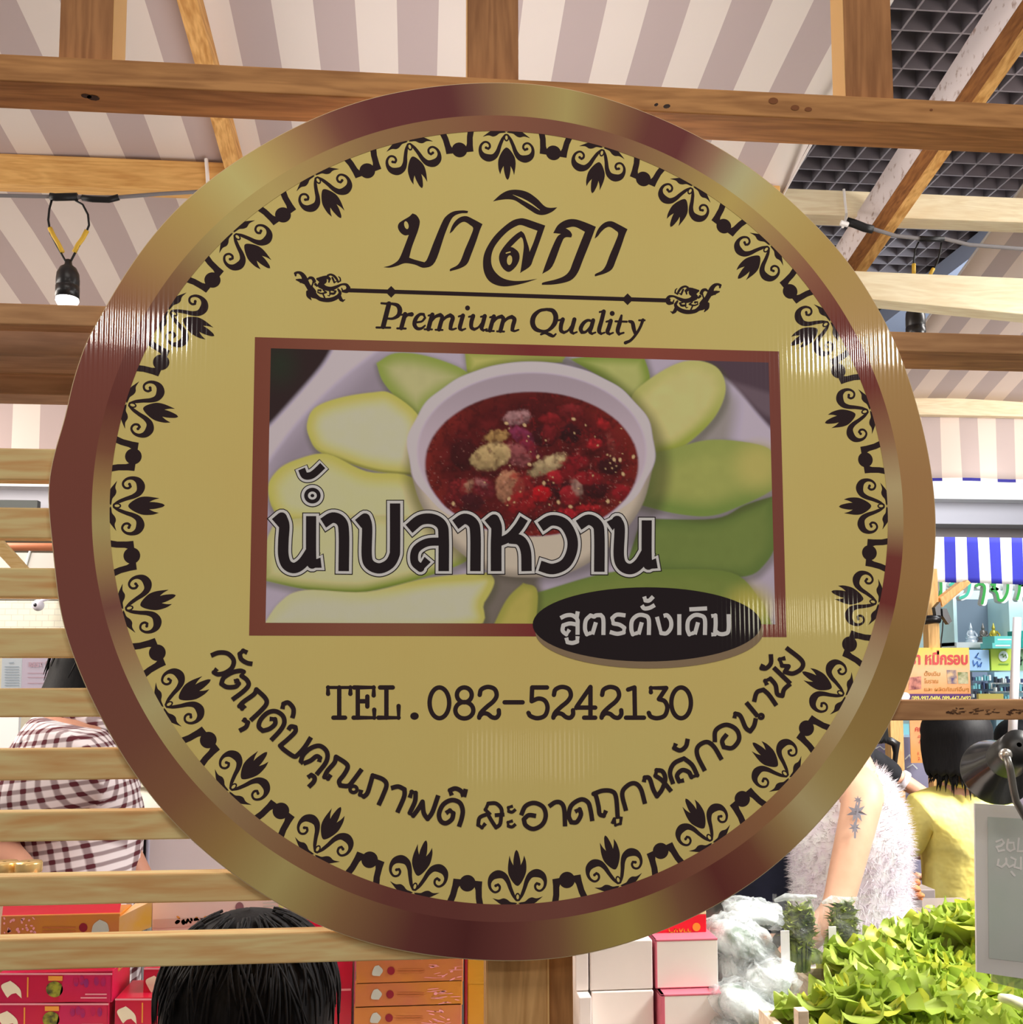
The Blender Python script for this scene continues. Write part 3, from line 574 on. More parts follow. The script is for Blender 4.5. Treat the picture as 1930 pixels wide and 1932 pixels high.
    # broth over everything: streaks of dark and red, then glints
    dk=sm(.50,.80,.55*vn(22,41)+.45*vn(8,42)); blend(C((58,12,16)),.55*dk*sauce)
    rd=sm(.60,.85,.5*vn(17,51)+.5*vn(6,52)); blend(C((128,22,28)),.40*rd*sauce*sm(-150,100,X-940))
    gl=sm(.74,.86,.45*vn(7,61)+.55*vn(4,62)); blend(C((206,150,140)),.22*gl*sauce*sm(300,420,Y))
    rg=np.random.default_rng(4)
    seeds=[(1325,310),(1820,622),(1660,645),(1710,648),(1735,765),(790,970),(1215,640),(1030,622),(770,345),(920,360),(1300,1035),(1200,998),(330,1010),(960,685),(1165,1085),(1610,990),(1080,840)]+[(rg.uniform(500,1750),rg.uniform(330,1050)) for _ in range(40)]
    for k,(x,y) in enumerate(seeds):
        r=(17 if k<17 else rg.uniform(4,9)); blend(C((196,166,124)),.85*sm(1.6,-1.6,ell(sx(x),sy(y),r*K,r*K*.75,rg.uniform(0,180)))*sauce)
    img2=np.clip(img/KS,.002,.93)
    b=MB(); b.grid(pts.reshape(-1,3),ny,nx); b.c=np.concatenate([img2.reshape(-1,3),np.ones((nx*ny,1))],1)
    b.build('food_picture',vcolmat('printed_food_picture',.2),frame_o,recalc=False)
picture()
# ---- product name over the picture: black letters, white outline, black hairline
BLK=smat('printed_black',(24,15,20)); WHT=smat('printed_white',(192,184,196))
c8=(490,860,2.5065)
PN=[[(74,318),(104,292),(116,330),(112,400),(112,470),(128,515),(165,530),(205,505),(243,450)],[(243,285),(243,470),(248,510),(290,505)],
[(300,318),(345,292),(385,310),(398,365),(397,545)],
[(466,322),(498,296),(508,340),(506,470),(522,515),(566,532),(612,512),(636,472),(640,425),(640,225)],
[(706,345),(760,303),(820,300),(862,330),(870,390),(870,545)],[(866,405),(790,410),(738,445),(732,500),(760,530),(794,490)],
[(925,325),(968,298),(1008,318),(1020,370),(1020,545)],
[(1080,325),(1108,302),(1120,340),(1118,420),(1118,545)],[(1125,410),(1180,385),(1222,340),(1250,296)],[(1180,390),(1232,400),(1258,450),(1262,545)],
[(1328,335),(1380,305),(1440,322),(1476,385),(1476,450),(1445,510),(1385,535),(1325,520)],
[(1508,328),(1555,302),(1596,325),(1606,375),(1606,548)],
[(1655,332),(1690,308),(1702,345),(1698,470),(1715,520),(1755,535),(1795,510),(1830,455)],[(1830,305),(1830,480),(1838,515),(1878,508)]]
PNw=[54,52,54,53,54,42,54,55,45,53,54,54,54,52]
pn_={}
for nm,m,dw,ext,L in (('product_name_hairline',BLK,36,17,3),('product_name_outline',WHT,27,12.5,4),('product_name',BLK,0,0,5)):
    k=MB(); mp=crop(*c8,SG(L))
    for s_,w in zip(PN,PNw): ribbon(k,s_,w+dw-4,mp,caps='flat',ext=ext)
    disc(k,(249,188),39+dw/2,37+dw/2,mp,32)
    # tone mark
    ribbon(k,[(198,62),(212,92),(238,94),(262,80),(298,46)],34+dw*.9,mp,caps='flat',ext=ext*.6)
    pn_[nm]=k.flat().build(nm,m,sign)
for nm in ('product_name_hairline','product_name_outline'): pn_[nm].parent=pn_['product_name']; pn_[nm].matrix_parent_inverse=Matrix.Identity(4)
k=MB(); disc(k,(249,188),21,19,crop(*c8,SG(5.6)),24); k.build('product_name_ring',WHT,pn_['product_name'])
k=MB(); disc(k,(249,188),9,8,crop(*c8,SG(6.2)),16); k.build('product_name_dot',BLK,pn_['product_name'])
# ---- oval badge
k=MB(); disc(k,(1225,1192),215,69,SG(2.6),72); k.build('badge_shadow',smat('printed_badge_shadow',(122,104,82)),sign)
k=MB(); disc(k,(1220.5,1178),215.5,70,SG(3.2),72); badge_o=k.build('oval_badge',BLK,sign)
k=MB(); cb=crop(1000,1100,4.3864,SG(4))
BG=[[(252,290),(300,268),(350,268),(390,300),(393,350),(393,428)],[(392,345),(330,335),(275,350),(270,395),(300,425),(325,385)],[(395,235),(385,290)],[(300,452),(310,490),(350,496),(390,485),(393,440)],
[(505,412),(470,425),(455,380),(462,310),(500,268),(530,278),(545,268),(585,265),(606,300),(607,430)],[(515,425),(545,325)],
[(790,268),(720,262),(680,290),(690,335),(740,345),(780,370),(775,410),(720,420),(660,405)],
[(890,412),(850,425),(838,380),(845,310),(890,268),(945,268),(982,300),(983,430)],[(898,425),(925,325)],[(925,185),(945,210),(990,205),(1032,182)],[(945,112),(955,145),(985,145),(1020,112)],
[(1050,280),(1085,415),(1130,415),(1165,370),(1165,310),(1135,268),(1105,272)],
[(1235,258),(1235,430)],
[(1355,412),(1318,425),(1303,380),(1310,310),(1355,268),(1408,268),(1446,300),(1447,430)],[(1363,425),(1390,325)],[(1318,218),(1465,210)],
[(1500,274),(1534,268),(1536,340),(1530,424),(1500,426)],[(1528,392),(1566,420),(1612,420),(1642,392),(1643,258)]]
for s_ in BG: ribbon(k,s_,34,cb,caps='flat')
k.flat().build('badge_lettering',WHT,badge_o)
# ================================================================== SETTING
floor_m=noisy('floor_tile',(.13,.125,.12),(.09,.086,.082),3,.35)
b=MB(); b.box(-5,6,-3.5,9,-.05,0); struct(b.build('floor',floor_m))
wallm=noisy('hall_wall_paint',alb((232,222,205),.9),alb((222,212,196),.9),1.5,.7)
b=MB(); b.box(-5,6,8.0,8.1,0,4.2); struct(b.build('wall_back',wallm))
b=MB(); b.box(-4.1,-4.0,2.2,8,0,4.2); struct(b.build('wall_left',wallm))
# egg-crate ceiling
HZ=CZ+2.035
b=MB(); g0=P(1751,0,3.19).x
cx=[g0+.1*i for i in range(-18,40)]; y0=1950*2.035/1244
GM=[2,0,0,0,0,0]
for x in cx: b.box(x-.0035,x+.0035,1.2,7.6,HZ,HZ+.065,GM)
for j in range(-20,45):
    y=y0+.1*j
    if 1.2<y<7.6: b.box(cx[0],cx[-1],y-.0035,y+.0035,HZ+.0004,HZ+.065,GM)
b.box(cx[0],cx[-1],1.2,7.6,HZ+.25,HZ+.3,1)
o=b.build('ceiling',[mat('ceiling_grid_grey',(.26,.245,.28),.7),mat('ceiling_void',(.004,.004,.005),.9),mat('ceiling_grid_edge',(.42,.40,.45),.6)]); struct(o)
b=MB(); b.box(cx[0],cx[-1],4.235,4.30,HZ-.035,HZ); b.box(cx[0],cx[-1],4.22,4.235,HZ-.02,HZ,1)
struct(b.build('trim_1',[mat('ceiling_trim',alb((128,122,134),.5),.5),mat('ceiling_trim_dark',alb((50,46,56),.5),.5)]))
b=MB(); x0=P(1745,500,4.9).x; b.box(x0,x0+.32,4.3,7.6,HZ-.09,HZ); struct(b.build('trim_2',mat('duct_blue_grey',alb((132,142,164),.5),.5)))
# bulkhead over the shops
def pz(y,Y): return P(965,y,Y).z
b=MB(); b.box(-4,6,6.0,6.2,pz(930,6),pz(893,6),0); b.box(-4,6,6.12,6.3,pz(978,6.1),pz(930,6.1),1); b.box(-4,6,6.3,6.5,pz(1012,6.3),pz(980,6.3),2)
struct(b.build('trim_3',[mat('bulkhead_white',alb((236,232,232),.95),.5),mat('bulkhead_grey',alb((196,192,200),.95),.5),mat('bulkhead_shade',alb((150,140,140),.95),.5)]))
b=MB(); b.box(-4,6,6.0,8,pz(893,6),pz(893,6)+.08); struct(b.build('trim_4',mat('bulkhead_top',alb((170,160,155),.9),.6)))
# ================================================================== STALL FRONT TIMBER
WF=wood('pine_front',(198,164,118),(170,130,84),'X',.50)
WH=wood('pine_header',(160,116,72),(128,88,52),'X',.50)
WU=wood('pine_aged',(158,120,84),(128,92,62),'X',.50)
WV=wood('pine_upright',(142,100,64),(116,78,48),'Z',.50)
WP=wood('pine_post',(172,134,88),(146,108,66),'Z',.50)
WE=mat('pine_edge_lit',alb((190,150,96),.6),.6)  # lit tone put into the colour of stud sides and post edges
WS=wood('pine_shaded',(138,112,92),(112,88,72),'X',.50)  # greyer pine copy, shade on the rear transoms put into its colour
knot=mat('knot_dark',alb((58,36,24),.6),.7)
YF=.946
fr_=thing('stall_front_frame','pine timber stall front of a header, studs, rails and slats behind the round sign','stall frame',(.08,YF+.03,0))
zt=P(0,101,YF).z; zb=P(0,151.5,YF).z; xl=P(-500,101,YF).x; xr=P(2700,200,YF).x
b=MB(); b.box(xl,xr,YF,YF+.049,zb,zt); b.build('header_beam',WH,fr_,bevel=.0012)
KN=mat('knot_brown',alb((104,62,34),.5),.7)
for x,y,rx,ry in ((163,181,10,4),(176,184,12,5),(1258,200,7,4),(1238,197,4,3)):
    d_=P(x,y,1.0)-Vector((0,0,CZ)); c=Vector((0,0,CZ))+d_*((zb-CZ)/d_.z); b=MB()
    b.poly([(c.x+rx*.00049*math.cos(t),c.y+ry*.001*math.sin(t),zb-.0003) for t in np.linspace(0,6.28,10)[:-1]]); b.build('nail_knot',knot,fr_)
for x,y,rx,ry in ((1459,190,9,6),(1500,203,8,5),(1525,206,7,4),(1757,207,3,2)):
    b=MB(); disc(b,(x,y),rx,ry,lambda a,c: P(a,c,YF-.0004)); b.build('knot',KN,fr_)
def stud(x0,x1,xs,side,Y=.966,dep=.03):
    a=P(x0,60,Y).x; c=P(x1,60,Y).x; b=MB(); b.box(a,c,Y,Y+dep,zt,zt+.42); b.build('stud',WV,fr_,bevel=.001)
    e=MB(); x=a if side<0 else c; e.box(x-.0006 if side<0 else x,x if side<0 else x+.0006,Y,Y+dep,zt,zt+.42); o=e.build('stud_edge',WE,fr_); o['label']='lit side of a stud, painted paler'  # thin sheet paints the lit side of the stud paler
stud(112,213,0,1,.966,.040); stud(882,978,0,-1,.966,.02); stud(1592,1682,0,-1,.966,.030)
slats=[(845,905),(957,1015),(1071,1127),(1185,1241),(1299,1353.5),(1414,1473),(1533,1589),(1655,1710.5),(1773,1832.5)]
xe=P(990,1300,YF).x; xs=P(-500,1300,YF).x
for k,(y0,y1) in enumerate(slats):
    b=MB(); b.box(xs,xe,YF,YF+.0205,P(0,y1,YF).z,P(0,y0,YF).z); b.build('slat',WF,fr_,bevel=.0014)
b=MB(); b.box(xs,xe,YF,YF+.02,P(0,611,YF).z,P(0,571,YF).z); b.build('transom',WU,fr_,bevel=.0012)
b=MB(); b.box(xs,xe,.99,1.055,P(0,670,.99).z,P(0,620,.99).z); b.build('transom',WS,fr_,bevel=.0012)
b=MB(); b.box(xs,xe,1.06,1.10,P(0,743,1.06).z,P(0,700,1.06).z); b.build('transom',WS,fr_,bevel=.0012)
xa=P(985,1300,YF).x
b=MB(); b.box(xa,xr,YF,YF+.056,P(1930,669,YF).z,P(1930,632,YF).z); b.build('transom',WU,fr_,bevel=.0012)
b=MB(); b.box(xa,xr,YF,YF+.03,P(1930,1358,YF).z,P(1930,1320,YF).z); b.build('mid_rail',WU,fr_,bevel=.0012)
b=MB()
for k in range(46):
    x=random.uniform(1785,1925); y=1343+random.gauss(0,3)-.012*(x-1785); ribbon(b,[(x,y),(x+random.uniform(3,10),y+random.uniform(-2,2))],random.uniform(.8,2.0),lambda a,c: P(a,c,YF-.0006),caps='flat')
b.flat().build('bark_scar',knot,fr_)
pa=P(919,1850,.968).x; pc=P(1033,1850,.968).x
b=MB(); b.box(pa,pc,.968,1.018,0,zb); b.build('post',WP,fr_,bevel=.001)
for x in (pa,pc):
    e=MB(); e.box(x-.001 if x==pa else x-.0003,x if x==pa else x+.0015,.9675,.9685,0,zb); o=e.build('post_edge',WE,fr_); o['label']='painted highlight along an edge of the post'  # edge highlight of the post painted as a thin pale strip
b=MB(); b.box(P(1036,1850,.975).x,P(1081,1850,.975).x,.975,1.02,0,zb); b.build('post',wood('pine_post_dark',(140,98,58),(104,68,38),'Z',.5),fr_,bevel=.001)
# ================================================================== ROOF TIMBER AND AWNINGS
def zA(Y): return CZ+1.198-.16*(Y-1.83)
AW=stripes('awning_beige_mauve',(220,208,200),(184,167,165),.15,P(517,0,1.83).x,0,.95)
xR=P(1572,110,1.967).x
b=MB(); ny_,nx_=26,60; pts=[]
for j in range(ny_):
    Y=1.25+(3.05-1.25)*j/(ny_-1)
    for i in range(nx_):
        x=-2.6+(xR+2.6)*i/(nx_-1); pts.append((x,Y,zA(Y)+.006*math.sin(5*x+2*Y)+.004*math.sin(9*Y+3*x)))
b.grid(pts,ny_,nx_); pts=[]
for j in range(8):
    for i in range(90):
        x=-2.6+(xR+2.6)*i/89; pts.append((x,3.05+.008*math.sin(11*x)*j/7,zA(3.05)-(zA(3.05)-(CZ+.598))*j/7))
b.grid(pts,8,90)
o=tag(b.build('striped_awning',AW,None,True,recalc=False),'large beige and mauve striped cloth awning above the sign and the slats','awning')
sd=o.modifiers.new('thick','SOLIDIFY'); sd.thickness=.002
e=MB(); e.tube([(xR,1.25+.1*k,zA(1.25+.1*k)-.002) for k in range(19)],.003,6); e.build('hem_edge',mat('white_hem',alb((220,214,212),.9),.7),o,True)
WR=wood('pine_rafter',(206,160,98),(168,118,62),'Y',.75); WRd=wood('pine_rafter_dark',(122,78,42),(92,56,30),'Y',.55)
WC=wood('pine_purlin',(214,170,104),(190,140,78),'X',.8); WCr=wood('cream_beam',(236,222,190),(222,202,166),'X',.9)
WW=noisy('whitewash',alb((232,220,220),.9),alb((176,150,140),.9),60,.7,.2,(1,1,1),5,0,True,(.28,.42))
rf=thing('roof_frame','timber roof frame of rafters and purlins holding the striped awning','roof frame',(.0,2.2,CZ+1.1))
def rafter(xa,xb,Y0,Y1,zf,h,m,name='rafter'):
    b=MB(); p=[]
    for dz in (-h,0):
        for (x,Y) in ((xa,Y0),(xb,Y0),(xb,Y1),(xa,Y1)): p.append((x,Y,zf(Y)+dz))
    b.hexa(p); return b.build(name,m,rf)
rafter(P(357,0,1.83).x,P(394,0,1.83).x,1.25,3.04,lambda Y:zA(Y)-.008,.04,WR)
Yp=2.235
b=MB(); b.box(-2.6,P(428,300,Yp).x,Yp,Yp+.04,P(0,346,Yp).z,P(0,289,Yp).z); b.build('purlin',WC,rf,bevel=.002)
b=MB(); b.box(P(470,300,Yp).x,xR-.02,Yp,Yp+.04,P(0,346,Yp).z,P(0,289,Yp).z); b.build('purlin',WC,rf,bevel=.002)
Xr=P(1930,0,1.7).x; zr=P(1930,0,1.7).z
def zR(Y): return zr-.215*(Y-1.7)
rafter(Xr,Xr+.036,1.2,3.2,lambda Y:zR(Y)+.085,.085,WRd)
e=MB(); p=[(Xr-.001,1.2,zR(1.2)),(Xr-.001,3.2,zR(3.2)),(Xr-.001,3.2,zR(3.2)+.085),(Xr-.001,1.2,zR(1.2)+.085)]; e.poly(p); o=e.build('whitewash_coat',WW,rf); o['label']='blotchy white paint on the side of a rafter'
rafter(Xr+.038,Xr+.07,1.2,3.2,lambda Y:zR(Y)+.085,.08,WR)
Yb=2.42
b=MB(); b.box(P(1340,360,Yb).x,3.4,Yb,Yb+.06,P(1520,404,Yb).z,P(1520,356.5,Yb).z); b.build('purlin',WCr,rf,bevel=.002)
Yc=2.13
b=MB(); q=[P(1480,505,Yc),P(2700,558,Yc),P(2700,670,Yc),P(1480,548,Yc)]; v=Vector((0,.05,0)); b.hexa([q[3],q[2],q[2]+v,q[3]+v,q[0],q[1],q[1]+v,q[0]+v]); b.build('purlin',WCr,rf,bevel=.002)
# neighbouring awning on the right
def zB(Y): return CZ+1.03-.33*(Y-3.75)
X2=1.70
A2=stripes('awning_beige_grey',(228,210,198),(192,176,172),.15,P(1845,820,3.75).x,0,.95)
b=MB(); b.grid([(X2+2.2*i/39,2.1+1.65*j/14,zB(2.1+1.65*j/14)+.006*math.sin(7*(X2+2.2*i/39))) for j in range(15) for i in range(40)],15,40)
b.grid([(X2-.2+2.4*i/59,3.75+.01*math.sin(9*i/12)*j/7,zB(3.75)-(zB(3.75)-pz(889,3.75))*j/7) for j in range(8) for i in range(60)],8,60)
o=tag(b.build('striped_awning',A2,None,True,recalc=False),'beige and grey striped awning with valance at the right, beyond the white rafter','awning'); sd=o.modifiers.new('thick','SOLIDIFY'); sd.thickness=.002
e=MB(); e.grid([(X2-.2+2.4*i/59,3.749+.01*math.sin(9*i/12),pz(889,3.75)-(pz(895,3.75)-pz(889,3.75))*-j) for j in range(2) for i in range(60)],2,60)
e.build('hem',stripes('hem_blue',(236,226,222),(52,50,140),.15,P(1845,820,3.75).x,0,.95),o,recalc=False)
e=MB(); e.tube([(X2,2.1+.11*k,zB(2.1+.11*k)) for k in range(16)],.004,6); e.build('hem_edge',MATS['white_hem'],o,True)
b=MB(); b.box(1.4,4.0,3.70,3.735,P(1930,786,3.7).z,P(1930,746,3.7).z); tag(b.build('awning_beam',WCr,bevel=.002),'cream timber beam along the eave of the right striped awning','beam')
# ================================================================== CABLES AND PENDANT BULBS
blk=mat('black_plastic',alb((24,22,24),.8),.32,.5); cabm=mat('grey_cable',alb((120,116,118),.8),.5); tape=mat('black_tape',alb((18,17,19),.8),.5)
yslv=mat('yellow_sleeve',alb((214,174,62),.85),.5); bulbm=mat('lit_bulb',(1,.98,.95),.4,emit=(1,.95,.88),estr=5)
def tp(pts,Y): return [P(x,y,Y) for x,y in pts]
def pend(Y,x,yt,yj,yb,hw,wires,label):
    t=thing('pendant_lamp',label,'lamp',P(x,yj,Y),'bulb holders hanging from the cables')
    s=MB(); c=P(x,yj,Y); z1=P(x,yb,Y).z; r=hw*Y/FPX
    s.lathe([(.002,.012),(r*.28,.010),(r*.34,0),(r*.7,-.006),(r*.95,-.018),(r,-.03),(r,(z1-c.z)*.62),(r*.96,(z1-c.z)*.64),(r*1.02,(z1-c.z)*.66),(r*1.02,z1-c.z),(.002,z1-c.z)],c,(0,0,1),24); s.build('socket',blk,t,True)
    g=MB(); g.lathe([(.003,.005),(r*.95,.004),(r*.98,-.006),(r*.8,-.014),(.002,-.018)],(c.x,c.y,z1),(0,0,1),20); o=g.build('bulb',bulbm,t,True)
    for a,(pp,sl) in enumerate(wires):
        w=MB(); w.tube(tp(pp,Y),.0022,8); w.build('wire',tape,t,True)
        w=MB(); w.tube(tp(sl,Y),.0046,8); w.build('wire_sleeve',yslv,t,True)
    return t
pend(2.05,129,370,500,563,21,[([(98,376),(93,395),(91,415),(95,440),(108,465),(122,490),(128,500)],[(94,430),(101,445),(110,460),(118,476)]),([(142,378),(156,386),(166,405),(168,425),(160,445),(148,465),(135,490),(130,500)],[(164,435),(156,450),(147,462),(140,476)])],'lit bulb in a black holder hanging at the left edge above the slats')
pend(2.264,1726,440,576,640,19,[([(1733,457),(1727,470),(1724,490),(1724,520),(1723,560),(1726,580)],[(1724,498),(1724,508),(1724,518)]),([(1776,458),(1774,475),(1768,495),(1758,515),(1745,545),(1728,580)],[(1761,507),(1757,514),(1752,524)])],'black bulb holder hanging at the right behind the cream beam')
def cable(pts,Y,r,taps,label):
    o=MB(); o.tube(tp(pts,Y),r,8); c=tag(o.build('power_cable',cabm,None,True),label,'cable','lighting cables strung under the roof')
    for tpz,rr in taps:
        w=MB(); w.tube(tp(tpz,Y-.001),rr,10); w.build('tape_wrap',tape,c,True)
    return c
cable([(-400,352),(-60,366),(0,369),(95,371),(150,372),(225,372),(300,366),(390,361),(470,352)],2.05,.0038,[([(95,371),(105,372),(146,371)],.0078),([(155,373),(175,376),(205,377),(224,372)],.0062)],'grey cable with black tape joints strung across the upper left')
cable([(1596,420),(1610,422),(1640,430),(1690,445),(1735,450),(1780,450),(1830,462),(1960,472),(2300,500)],2.26,.0045,[([(1598,418),(1612,422),(1632,430),(1646,433)],.010),([(1735,450),(1757,451),(1780,451)],.0065)],'pale grey cable tied under the cream purlin at the upper right')
zt_=mat('white_nylon',alb((236,232,230),.9),.4)
b=MB(); b.tube([P(1592,357,2.416),P(1594,380,2.416),P(1597,404,2.416),P(1595,416,2.30),P(1590,428,2.255)],.0035,6); b.tube(tp([(1586,420),(1600,424)],2.25),.006,6); tag(b.build('cable_tie',zt_),'white cable tie looped over the cream purlin at the right','cable tie')
b=MB(); b.tube(tp([(389,300),(391,325),(393,362)],2.225),.0042,6); tag(b.build('cable_tie',zt_),'pinkish white cable tie round the left purlin beside the sign','cable tie')
# ================================================================== PEOPLE
def skin_mesh(name, joints, edges, mats, parent, root=0, sub=1, smooth=True):
    """joints: list of ((x,y,z), radius)"""
    me=bpy.data.meshes.new(name); me.from_pydata([j[0] for j in joints],edges,[]); o=bpy.data.objects.new(name,me); COL.objects.link(o)
    o.modifiers.new('skin','SKIN'); 
    sv=me.skin_vertices[0].data
    for i,j in enumerate(joints):
        r=j[1]; sv[i].radius=(r,r) if not isinstance(r,tuple) else r; sv[i].use_root=(i==root)
    s=o.modifiers.new('sub','SUBSURF'); s.levels=sub; s.render_levels=sub
    dg=bpy.context.evaluated_depsgraph_get(); m2=bpy.data.meshes.new_from_object(o.evaluated_get(dg)); m2.name=name
    o.modifiers.clear(); o.data=m2; bpy.data.meshes.remove(me)
    m2.materials.clear()
    for m in (mats if isinstance(mats,list) else [mats]): m2.materials.append(m)
    m2.polygons.foreach_set('use_smooth',[smooth]*len(m2.polygons))
    if parent is not None: o.parent=parent; o.matrix_parent_inverse=parent.matrix_basis.inverted()
    return o
SKINM=noisy('skin_warm',alb((222,176,148),KB),alb((210,160,132),KB),12,.5,.35)
SKIND=noisy('skin_tan',alb((196,146,122),KB),alb((180,128,106),KB),12,.5,.35)
HAIR=noisy('hair_black',(.010,.009,.010),(.004,.004,.005),40,.6,.15,(9,9,.6),3)
HAIRB=noisy('hair_soft_black',(.018,.018,.022),(.006,.006,.008),30,.62,.2,(8,8,1),3)
LIP=mat('lips',alb((172,96,88),KB),.5); EYEW=mat('eye_white',(.75,.74,.72),.3); EYEB=mat('eye_iris',(.02,.012,.008),.2)
DARKT=noisy('trousers_dark',alb((48,50,74),.9),alb((38,40,60),.9),20,.8)
def person(label, pos, height, face, skin, arms, hairf, clothes, loc_group=None, trousers=DARKT, girth=1.0, lean=0, drop=0):
    """face: direction (radians, 0 = +Y away from viewer, counter-clockwise). arms: {side:(elbow,wrist)} in local coords (right, forward, up) at 1.7 m."""
    s=height/1.7; cs,sn=math.cos(face),math.sin(face)
    def Wd(p):
        k=lean*max(0,p[2]-1.36)/.25; y=p[1]+k; q=p[2]; z=q-.35*abs(k)-drop*(max(0,min(1,(q-.9)/.45)) if q<1.42 else max(0,1-(q-1.42)/.08))
        return (pos[0]+s*(p[0]*cs-y*sn), pos[1]+s*(p[0]*sn+y*cs), s*z)
    root=thing('person',label,'person',(pos[0],pos[1],0))
    J=[];E=[]
    def add(p,r,par=None):
        J.append((Wd(p),r*s)); 
        if par is not None: E.append((par,len(J)-1))
        return len(J)-1
    g=girth
    pel=add((0,0,.93),.135*g); wa=add((0,.005,1.06),.12*g,pel); ch=add((0,.0,1.24),.135*g,wa); ub=add((0,-.01,1.36),.105*g,ch)
    nk=add((0,-.005,1.45),.052,ub); n2=add((0,.01,1.51),.05,nk); hd=add((0,.02,1.565),.078,n2); h2=add((0,.012,1.625),.082,hd); h3=add((0,.005,1.665),.055,h2)
    no_=add((0,.105,1.575),.013,hd)
    for sd in (-1,1):
        add((sd*.083,.005,1.58),.016,hd)
    hands={}
    for sd,key in ((-1,'L'),(1,'R')):
        el,wr=arms[key]
        sh=add((sd*.165*g,-.01,1.37),.058*g,ub); e=add(el,.041*g,sh)
        mid=tuple((a*.55+b*.45) for a,b in zip(el,wr)); m_=add(mid,.038*g,e); w=add(wr,.026,m_)
        d=Vector(wr)-Vector(el); d.normalize(); side=d.cross(Vector((0,0,1)))
        if side.length<.2: side=d.cross(Vector((0,1,0)))
        side.normalize(); dn=d.cross(side)
        palm=add(tuple(Vector(wr)+d*.045),.030,w); kn=add(tuple(Vector(wr)+d*.085),.028,palm)
        for f,(off,L) in enumerate(((-.030,.062),(-.010,.075),(.010,.070),(.029,.055))):
            a=Vector(wr)+d*.095+side*off; f1=add(tuple(a),.0095,kn); f2=add(tuple(a+d*L*.55-dn*.006),.0088,f1); add(tuple(a+d*L*.95-dn*.022),.0078,f2)
        th=Vector(wr)+d*.035+side*(-.036); t1=add(tuple(th),.012,palm); t2=add(tuple(th+d*.03+side*-.018-dn*.01),.0105,t1); add(tuple(th+d*.058+side*-.018-dn*.018),.009,t2)
        hp=add((sd*.09*g,0,.86),.098*g,pel); kn2=add((sd*.10,.01,.49),.062,hp); an=add((sd*.10,-.02,.09),.042,kn2); hl=add((sd*.10,.03,.045),.04,an); add((sd*.105,.14,.035),.034,hl)
    skin_mesh('body',J,E,skin,root,0,2)
    # face features
    for sd in (-1,1):
        f=MB(); f.ball(Wd((sd*.034,.082,1.60)),.012*s,7,10); f.ball(Wd((sd*.034,.0905,1.60)),.0062*s,6,8,1); f.build('eye',[EYEW,EYEB],root,True)
    f=MB(); f.tube([Wd((x,.092-.8*x*x,1.535+.002*math.cos(x*120))) for x in (-.024,-.012,0,.012,.024)],[.002*s,.005*s,.006*s,.005*s,.002*s],8); f.build('lips',LIP,root,True)
    clothes(root,Wd,s,arms,g); hairf(root,Wd,s)
    # trousers
    K=[];F=[]
    def ad(p,r,par=None):
        K.append((Wd(p),r*s)); 
        if par is not None: F.append((par,len(K)-1))
        return len(K)-1
    a=ad((0,0,.98),.145*g); a2=ad((0,0,.90),.15*g,a)
    for sd in (-1,1):
        q=ad((sd*.095*g,0,.82),.112*g,a2); r=ad((sd*.10,.01,.49),.08,q); ad((sd*.10,-.02,.12),.066,r)
    skin_mesh('trousers',K,F,trousers,root,0,1)
    for sd in (-1,1):
        b=MB(); c=Wd((sd*.103,.07,.03)); b.ball(c,(.05*s,.05*s,.03*s)); c2=Wd((sd*.105,.13,.028)); b.ball(c2,(.048*s,.048*s,.028*s)); b.build('shoe',mat('shoe_black',(.02,.02,.022),.5),root,True)
    return root,Wd,s
def top_garment(name,m,sleeve,r_add=.022,hem=.88,flare=.02):
    def fn(root,Wd,s,arms,g):
        K=[];F=[]
        def ad(p,r,par=None):
            K.append((Wd(p),r*s)); 
            if par is not None: F.append((par,len(K)-1))
            return len(K)-1
        a=ad((0,0,hem),(.138+flare)*g+r_add*.3); b_=ad((0,0,1.02),.130*g+r_add,a); c=ad((0,0,1.22),.142*g+r_add,b_); d=ad((0,-.01,1.35),.112*g+r_add,c); ad((0,-.012,1.448),.058+r_add*.7,d)
        if sleeve>0:
            for sd,key in ((-1,'L'),(1,'R')):
                el,wr=arms[key]; sh=(sd*.168*g,-.01,1.365); p1=ad(sh,.070*g+r_add*.5,d)
                if sleeve<=1:
                    e=tuple(x*(1-sleeve)+y*sleeve for x,y in zip(sh,el)); m1=tuple((x+y)/2 for x,y in zip(sh,e)); q=ad(m1,.066*g+r_add*.4,p1); ad(e,.062*g+r_add*.4,q)
                else:
                    q=ad(el,.052*g+r_add*.4,p1); t=sleeve-1; e=tuple(x*(1-t)+y*t for x,y in zip(el,wr)); ad(e,.044*g+r_add*.3,q)
        o=skin_mesh(name,K,F,m,root,1,2)
        return o
    return fn
